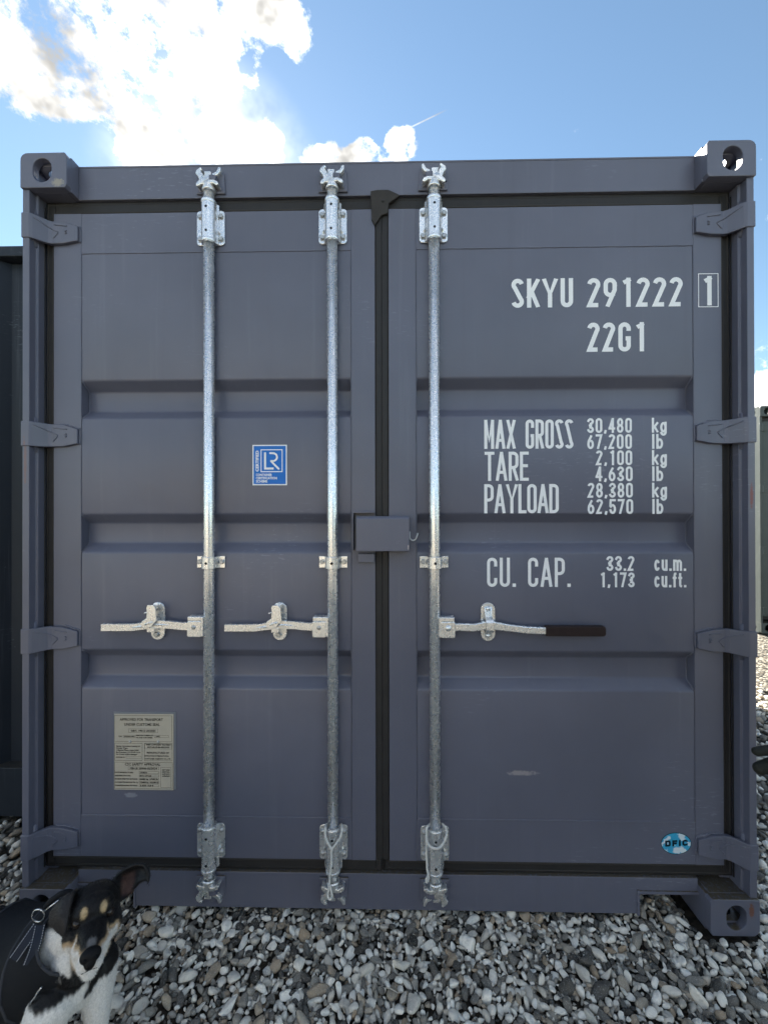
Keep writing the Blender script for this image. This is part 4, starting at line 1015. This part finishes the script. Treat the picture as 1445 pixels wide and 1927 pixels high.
# ears: one flopped, one half pricked with its tip folded over
B.sheet([[H(.024, -.062, .050), H(.038, -.066, .046), H(.050, -.084, .030)], [H(.038, -.032, .056), H(.060, -.038, .050), H(.080, -.064, .034)], [H(.045, -.012, .034), H(.065, -.018, .026), H(.084, -.050, .014)], [H(.047, -.008, .008), H(.058, -.012, .002), H(.070, -.034, -.002)], [H(.048, -.012, -.014), H(.051, -.015, -.016), H(.055, -.020, -.016)]], .0075)
B.sheet([[H(-.026, -.062, .040), H(-.042, -.078, .030), H(-.042, -.050, .002)], [H(-.040, -.054, .056), H(-.058, -.078, .042), H(-.062, -.042, .008)], [H(-.056, -.044, .066), H(-.076, -.062, .054), H(-.080, -.032, .020)], [H(-.076, -.030, .070), H(-.092, -.040, .060), H(-.092, -.020, .030)], [H(-.096, -.014, .066), H(-.106, -.018, .056), H(-.106, -.008, .030)], [H(-.106, -.003, .048), H(-.110, -.005, .040), H(-.109, -.002, .016)]], .0075)
B.chain([(H(-.030, -.066, .022), .024), (H(-.056, -.066, .034), .012)])
dm = B.remeshed(.0032, 5)
nv = len(dm.vertices); co = np.zeros(nv * 3); dm.vertices.foreach_get('co', co); co = co.reshape(-1, 3)
loc = (co - np.array(HE)) @ np.array(HM)          # head frame: x image-left, f forward, u up
X_, F_, U_ = loc[:, 0], loc[:, 1], loc[:, 2]
def sstep(a, b_, v): t_ = np.clip((v - a) / (b_ - a), 0, 1); return t_ * t_ * (3 - 2 * t_)
wob = .006 * np.sin(co[:, 0] * 140 + co[:, 2] * 90) + .005 * np.sin(co[:, 1] * 170 - co[:, 2] * 120) + .003 * np.sin(co[:, 0] * 420 + co[:, 1] * 380)
black, white, tan, pink = np.array((.012, .0115, .012)), np.array((.84, .80, .75)), np.array((.52, .37, .22)), np.array((.125, .068, .052))
colr = np.repeat(black[None], nv, 0)
def lay(mask, c):
    global colr
    colr = colr * (1 - mask[:, None]) + c * mask[:, None]
under_chin = sstep(-.066, -.074, U_ + .25 * F_)
head = sstep(-.09, -.07, F_) * sstep(.13, .11, np.abs(X_)) * sstep(-.12, -.10, U_)
dn = -U_ + .30 * (np.abs(X_) - .012) + .4 * wob
thr = .030 + .02 * sstep(.0, -.05, F_)
mz = sstep(-.01, .02, F_); dn = dn * (1 - mz) + mz * ((-.018 - .34 * (F_ + .01)) + (.025 - .085 * (F_ + .01)) - U_ + .35 * np.abs(X_) + .3 * wob); thr = thr * (1 - mz) + mz * (.0245 - .42 * np.clip(F_ - .042, 0, .1))
lay(head * sstep(0, .006, dn - thr) * sstep(-.055, -.045, F_), tan)
lay(head * sstep(.007, .014, dn - thr) * sstep(-.050, -.040, F_), white)
lay(sstep(.058, .066, F_) * sstep(-.036, -.022, -U_ * -1) * 0, white)
lay(sstep(.011, .006, np.hypot(X_, (U_ + .030))) * sstep(.062, .072, F_) * .22, white)
for sx in (1, -1): lay(sstep(1.25, .75, np.sqrt(((X_ - sx * .0185) / .0065) ** 2 + ((U_ - .0145) / .0105) ** 2)) * sstep(-.03, -.02, F_), np.array((.55, .40, .22)))
# white ruff on the neck below the flopped ear
ruff = sstep(.030, .040, X_ + wob * .4) * sstep(-.028, -.044, F_) * sstep(-.002, -.016, U_ + wob * .3) * sstep(.318, .332, co[:, 2] + wob) * sstep(-.80, -.785, co[:, 0])
lay(ruff, white)
lay(sstep(.250, .240, co[:, 2] + wob * .6 - .10 * (co[:, 0] + .74)) * sstep(-.90, -.86, co[:, 0] + wob), white)
lay(sstep(.150, .135, co[:, 2] + wob) * .9, white)
a0, a1 = np.array(LEG[0][0]), np.array(LEG[1][0]); tt = np.clip(((co - a0) @ (a1 - a0)) / ((a1 - a0) @ (a1 - a0)), -.3, 1); dl = np.linalg.norm(co - (a0 + tt[:, None] * (a1 - a0)), axis=1)
lay(sstep(.066, .058, dl + wob * .25) * sstep(.282, .272, co[:, 2] + wob * .5) * sstep(-.395, -.410, co[:, 1]), white)
lay(sstep(.040, .046, X_) * sstep(-.060, -.045, F_ + .5 * U_) * sstep(-.030, -.022, U_) * sstep(.060, .052, U_) * (1 - ruff), np.array((.034, .030, .029)))  # flopped ear painted a little lighter, for the light it catches
ear_in = sstep(.050, .058, -X_) * sstep(.086, .076, -X_) * sstep(.010, .020, U_) * sstep(.060, .050, U_)
nrm = np.zeros(nv * 3); dm.vertices.foreach_get('normal', nrm); nrm = nrm.reshape(-1, 3); facing = nrm @ np.array(HF)
lay(ear_in * sstep(.15, .4, facing) * sstep(-.030, -.038, F_), pink)
at = dm.color_attributes.new('coat', 'FLOAT_COLOR', 'POINT'); at.data.foreach_set('color', np.concatenate([colr, np.ones((nv, 1))], 1).astype('f4').ravel())
def coat(name, rough):
    m, t, b = mat(name); a = t.node('ShaderNodeVertexColor', layer_name='coat'); P = pos(t)
    n = t.noise(t.vm('MULTIPLY', P, (1, 1, 1)), 260, 4, .65)
    t.put(b.inputs['Base Color'], t.mix(t.ramp(n, .3, .7), t.mix(1, a.outputs[0], (.86, .86, .86), 'MULTIPLY'), t.mix(1, a.outputs[0], (1.1, 1.1, 1.1), 'MULTIPLY')))
    b.inputs['Roughness'].default_value = rough; b.inputs['Specular IOR Level'].default_value = .2
    bump(t, b, t.noise(P, 500, 2, .6), .0005, .5); return m
M['coat'] = coat('short_dog_coat', .42)
dm.materials.clear(); dm.materials.append(M['coat'])
dog = empty('dog', (-.93, -.34, 0)); body = link('body', dm, dog); body.matrix_parent_inverse = Matrix.Translation((.93, .34, 0))
tag(dog, 'black dog with white chest, tan brow spots and a black harness, looking up', 'dog')
PI_ = Matrix.Translation((.93, .34, 0))
def dpart(name, mb, m, bevel=0.0, recalc=True):
    o = obj(name, mb, m, dog, bevel, recalc=recalc); o.matrix_parent_inverse = PI_; return o
# short hairs standing off the coat
tri = np.array([p.vertices[:3] for p in dm.polygons]); ctrp = co[tri].mean(1); NB = 52000
vis_w = np.where(ctrp[:, 0] > -1.05, 1.0, .25); hd = np.linalg.norm(ctrp - np.array(HE), axis=1) < .17; vis_w = vis_w * np.where(hd, 2.2, 1.0)
pick = rng.choice(len(tri), NB, p=vis_w / vis_w.sum()); w3 = rng.dirichlet((1, 1, 1), NB)
root = (co[tri[pick]] * w3[:, :, None]).sum(1); hn = nrm[tri[pick]].mean(1); hn /= np.linalg.norm(hn, axis=1, keepdims=True) + 1e-9
flow = np.where((np.linalg.norm(root - np.array(HE), axis=1) < .16)[:, None], -np.array(HF)[None], np.array((-.55, .05, -.8))[None])
flow = flow - hn * (flow * hn).sum(1, keepdims=True); flow += rng.normal(0, .22, flow.shape); dirs = flow * .9 + hn * .42; dirs /= np.linalg.norm(dirs, axis=1, keepdims=True)
side = np.cross(dirs, hn); side /= np.linalg.norm(side, axis=1, keepdims=True) + 1e-9
ln = rng.uniform(.0035, .0075, (NB, 1)); hw_ = .00032
HV = np.stack([root - hn * .0006 - side * hw_, root - hn * .0006 + side * hw_, root + dirs * ln], 1).reshape(-1, 3)
fm = bpy.data.meshes.new('fur'); fm.from_pydata(HV.tolist(), [], np.arange(NB * 3).reshape(-1, 3).tolist())
hc = np.repeat(colr[tri[pick]].mean(1) * rng.uniform(.75, 1.3, (NB, 1)), 3, 0); at = fm.color_attributes.new('coat', 'FLOAT_COLOR', 'POINT'); at.data.foreach_set('color', np.concatenate([hc, np.ones((NB * 3, 1))], 1).astype('f4').ravel())
fm.materials.append(M['coat']); fur = link('fur', fm, dog); fur.matrix_parent_inverse = PI_; fur['kind'] = 'stuff'
# eyes and nose set on the finished surface
from mathutils.bvhtree import BVHTree
bv = BVHTree.FromPolygons([Vector(v) for v in co], [tuple(p.vertices) for p in dm.polygons])
m, t, b = mat('dog_eye'); b.inputs['Base Color'].default_value = (.020, .012, .008, 1); b.inputs['Roughness'].default_value = .10; M['eye'] = m
M['nose'] = simple('wet_black_nose', (.006, .0055, .006), .38, 0, .3, 300, .0008, 900)
def surf(x, u):
    h = bv.ray_cast(H(x, .2, u), -HF); return h[0]
for sx in (1, -1):
    q = surf(sx * .0300, -.001); e = Blob(); e.ell(q - HF * .0042, (.0105, .0105, .0105), HM, 20); e.sm = [True] * len(e.sm); dpart('eye', e, 'eye')
    lid = MB(); lid.tube([q - HF * .0005 + HX * (.0098 * math.cos(rad(20 * k))) + HU * (.0076 * math.sin(rad(20 * k))) - HF * .004 * abs(math.cos(rad(20 * k))) for k in range(19)], .0016, 6); dpart('eyelid', lid, 'nose')
q = surf(0, -.048); nb = Blob(); nb.ell(q - HF * .006 + HU * .003, (.0195, .0125, .0145), HM, 20); nb.ell(q - HF * .005 - HU * .008, (.011, .011, .012), HM, 16)
nm_ = nb.remeshed(.0012, 3); nm_.materials.clear(); nm_.materials.append(M['nose']); no = link('nose', nm_, dog); no.matrix_parent_inverse = PI_
for sx in (1, -1): nh = Blob(); nh.ell(q + HF * .0035 + HX * sx * .0095 - HU * .001, (.0046, .004, .0034), HM, 12); nh.sm = [True] * len(nh.sm); dpart('nostril', nh, 'hole')
mth = MB(); mth.tube([H(x, 0, 0) * 0 + (bv.ray_cast(H(x, .2, -.071 - 6.0 * x * x), -HF)[0] or H(x, .05, -.052)) for x in [-.013 + .0022 * k for k in range(13)]], .0010, 5); dpart('mouth_line', mth, 'hole')
# harness vest
M['vest'] = simple('black_harness_fabric', (.013, .014, .017), .75, 0, .35, 70, .0008, 700)
M['binding'] = simple('dark_grey_binding', (.045, .047, .055), .6, 0, .2, 90)
M['webbing'] = simple('dark_blue_webbing', (.030, .036, .052), .6, 0, .2, 200, .0004, 900)
M['stitch'] = simple('white_stitching', (.6, .6, .62), .6)
M['chrome'] = zinc('polished_ring_steel', (.8, .8, .8), .12, .22)
rings = [((-.742, -.372, .352), .074, (.55, -.15, .82)), ((-.772, -.360, .318), .094, (.75, -.2, .60)), ((-.815, -.348, .278), .106, (.92, -.2, .30)), ((-.870, -.337, .250), .108, (.98, -.17, .06)), ((-.930, -.326, .236), .1085, (.99, -.14, -.02)), ((-.985, -.317, .238), .105, (.99, -.12, -.02))]
vb = MB(); nr_ = 36; rows = []
for c, r, ax_ in rings:
    ax_ = Vector(ax_).normalized(); a = ax_.cross(Vector((0, 0, 1))).normalized(); b_ = a.cross(ax_)
    rows.append([Vector(c) + (a * math.cos(2 * math.pi * k / nr_) + b_ * math.sin(2 * math.pi * k / nr_)) * r * (1 + .008 * math.sin(3 * k) + .006 * math.sin(5 * k + r * 300)) for k in range(nr_)])
cols_ = [catmull([rw[k] for rw in rows], 4) for k in range(nr_)]; nrr = len(cols_[0])
vb.add([cols_[k][r] for r in range(nrr) for k in range(nr_)], [(r * nr_ + k, r * nr_ + (k + 1) % nr_, (r + 1) * nr_ + (k + 1) % nr_, (r + 1) * nr_ + k) for r in range(nrr - 1) for k in range(nr_)], True)
vest = dpart('harness', vb, 'vest'); sol = vest.modifiers.new('s', 'SOLIDIFY'); sol.thickness = .004
def child(name, mb, m): o = obj(name, mb, m, vest); o.matrix_parent_inverse = Matrix.Identity(4); return o
for r in (0, nrr - 1, 9): child('binding', MB().tube([cols_[k % nr_][r] for k in range(nr_ + 1)], .0034, 8), 'binding')
rc = Vector((-.812, -.395, .418)); ra, rb_ = Vector((.45, -.25, .85)).normalized(), Vector((.86, .10, -.42)).normalized()
child('ring', MB().tube([rc + ra * .023 * math.cos(rad(15 * k)) + rb_ * .014 * math.sin(rad(15 * k)) for k in range(25)], .0017, 8), 'chrome')
hb_ = [(-.800, -.388, .432), (-.788, -.385, .446), (-.770, -.378, .455), (-.756, -.370, .452), (-.762, -.362, .436), (-.785, -.365, .420)]
child('grab_loop', MB().tube(catmull(hb_, 6), .0065, 8), 'vest')
child('clip', MB().tube([(-.798, -.392, .428), (-.785, -.390, .437), (-.770, -.384, .446)], .0022, 6), 'chrome')
def ribbon(p0, p1, w_, bow):
    p0, p1 = Vector(p0), Vector(p1); ax_ = (p1 - p0).normalized(); sd = ax_.cross(Vector((-.45, .63, -.63))).normalized(); md = (p0 + p1) / 2 + Vector(bow); C_ = catmull([p0, md, p1], 6)
    child('webbing', MB().add([c + sd * w_ * k for c in C_ for k in (-1, 1)], [(2 * i, 2 * i + 1, 2 * i + 3, 2 * i + 2) for i in range(len(C_) - 1)]), 'webbing').modifiers.new('s', 'SOLIDIFY').thickness = .0015
    fw = sd.cross(ax_).normalized(); fw = fw if fw.y < 0 else -fw
    for k in (-1, 1):
        sb = MB()
        L_ = [c + sd * w_ * .78 * k + fw * .0016 for c in catmull([p0, md, p1], 16)]
        for i in range(0, len(L_) - 2, 2): sb.tube([L_[i], L_[i + 1]], .0008, 5)
        child('stitching', sb, 'stitch')
ribbon((-.806, -.404, .404), (-.838, -.432, .352), .0110, (.004, -.008, .004)); ribbon((-.800, -.404, .404), (-.796, -.440, .350), .0110, (.008, -.006, .004))
child('buckle', MB().tube(catmull([(-.752, -.455, .318), (-.760, -.457, .308), (-.764, -.458, .300), (-.772, -.458, .290), (-.776, -.457, .282)], 5), [.0022] * 21, 6), 'chrome')

# ------------------------------------------------------------------ dark gloved fingers reaching in from the right
M['glove'] = simple('dark_glove_fabric', (.022, .023, .019), .7, 0, .4, 120, .0008, 800)
G = Blob()
G.chain([((.7325, -.553, .9125), .0082), ((.758, -.554, .9155), .0096), ((.790, -.558, .917), .0105), ((.832, -.566, .909), .0125)])
G.chain([((.7360, -.556, .8815), .0115), ((.760, -.553, .8860), .0135), ((.792, -.548, .8880), .0150), ((.842, -.552, .892), .018)])
for k, (y, z_) in enumerate(((-.586, .907), (-.604, .900), (-.620, .890))): G.chain([((.838, y + .002, z_), .0125), ((.800 + .006 * k, y, z_ - .006), .0110), ((.795 + .008 * k, y + .002, z_ - .036), .0100), ((.818 + .006 * k, y + .004, z_ - .046), .0088)])
G.ell((.868, -.588, .898), (.040, .040, .021)); G.chain([((.885, -.588, .899), .028), ((.930, -.592, .906), .030), ((.985, -.600, .922), .034)])
# the rest of the figure stands just outside the picture: forearm, jacket, trousers, boots, head
gl_n = len(G.v)
G.chain([((.985, -.600, .922), .036), ((1.10, -.640, 1.02), .046), ((1.175, -.668, 1.10), .050), ((1.165, -.700, 1.28), .056), ((1.150, -.715, 1.40), .066)])
G.chain([((1.255, -.690, 1.40), .085), ((1.150, -.712, 1.405), .066)]); G.chain([((1.36, -.67, 1.40), .085), ((1.465, -.655, 1.40), .066), ((1.500, -.66, 1.26), .054), ((1.500, -.645, 1.10), .048), ((1.470, -.585, .92), .036), ((1.455, -.555, .84), .033)])
for k in range(11):
    t_ = k / 10; G.ell((1.308, -.682, .90 + .52 * t_), (.165 + .03 * t_, .115 + .012 * math.sin(3 * t_), .08))
G.ell((1.308, -.682, .90), (.175, .125, .12))
for sx in (-1, 1):
    G.chain([((1.308 + sx * .095, -.685, .88), .098), ((1.308 + sx * .100, -.675, .52), .066), ((1.308 + sx * .105, -.695, .12), .050), ((1.308 + sx * .106, -.690, .075), .048)])
    G.chain([((1.308 + sx * .106, -.700, .045), .044), ((1.308 + sx * .112, -.590, .032), .036)])
G.chain([((1.308, -.690, 1.44), .062), ((1.305, -.675, 1.53), .056)])
G.ell((1.302, -.660, 1.645), (.076, .094, .112)); G.ell((1.300, -.640, 1.600), (.060, .080, .068)); G.ell((1.298, -.566, 1.640), (.013, .020, .018)); G.ell((1.298, -.572, 1.590), (.026, .012, .012))
for sx in (-1, 1): G.ell((1.302 + sx * .077, -.668, 1.640), (.010, .020, .032))
gm_ = G.remeshed(.0048, 4); pc = np.zeros(len(gm_.vertices) * 3); gm_.vertices.foreach_get('co', pc); pc = pc.reshape(-1, 3)
HB = Blob()
for a_ in (0,):
    HB.v, HB.f, HB.sm = G.v[:gl_n], [f for f in G.f if max(f) < gl_n], [True] * len([f for f in G.f if max(f) < gl_n])
hand_me = HB.remeshed(.0022, 3); hand_me.materials.clear(); hand_me.materials.append(M['glove'])
kc = np.repeat(np.array((.018, .019, .023))[None], len(pc), 0)
def kl(m_, c): kc[m_] = c
kl(pc[:, 2] < .90, (.030, .034, .045)); kl(pc[:, 2] < .085, (.020, .016, .013)); kl((pc[:, 2] > 1.475) & (np.abs(pc[:, 0] - 1.305) < .12), (.46, .29, .21))
kl((pc[:, 2] > 1.60) & ((pc[:, 1] < -.672) | (pc[:, 2] > 1.705)) & (np.abs(pc[:, 0] - 1.302) < .09), (.03, .022, .016)); kl((pc[:, 0] < .985) | ((pc[:, 2] < .90) & (pc[:, 0] > 1.425) & (pc[:, 2] > .78) & (pc[:, 1] > -.62)), (.022, .023, .019))
at = gm_.color_attributes.new('coat', 'FLOAT_COLOR', 'POINT'); at.data.foreach_set('color', np.concatenate([kc, np.ones((len(pc), 1))], 1).astype('f4').ravel())
gm_.materials.clear(); gm_.materials.append(coat('dark_outdoor_clothes', .7))
per = empty('person', (1.308, -.68, 0)); PB = Matrix.Translation((-1.308, .68, 0))
o = link('body', gm_, per); o.matrix_parent_inverse = PB
o = link('glove', hand_me, per); o.matrix_parent_inverse = PB
tag(per, 'person in dark clothes with two gloved fingertips reaching in at the right edge', 'person')
for sx in (-1, 1):
    e = Blob(); e.ell((1.299 + sx * .031, -.578, 1.652), (.012, .010, .009), None, 14); e.sm = [True] * len(e.sm); o = obj('eye', e, 'eye', per); o.matrix_parent_inverse = PB
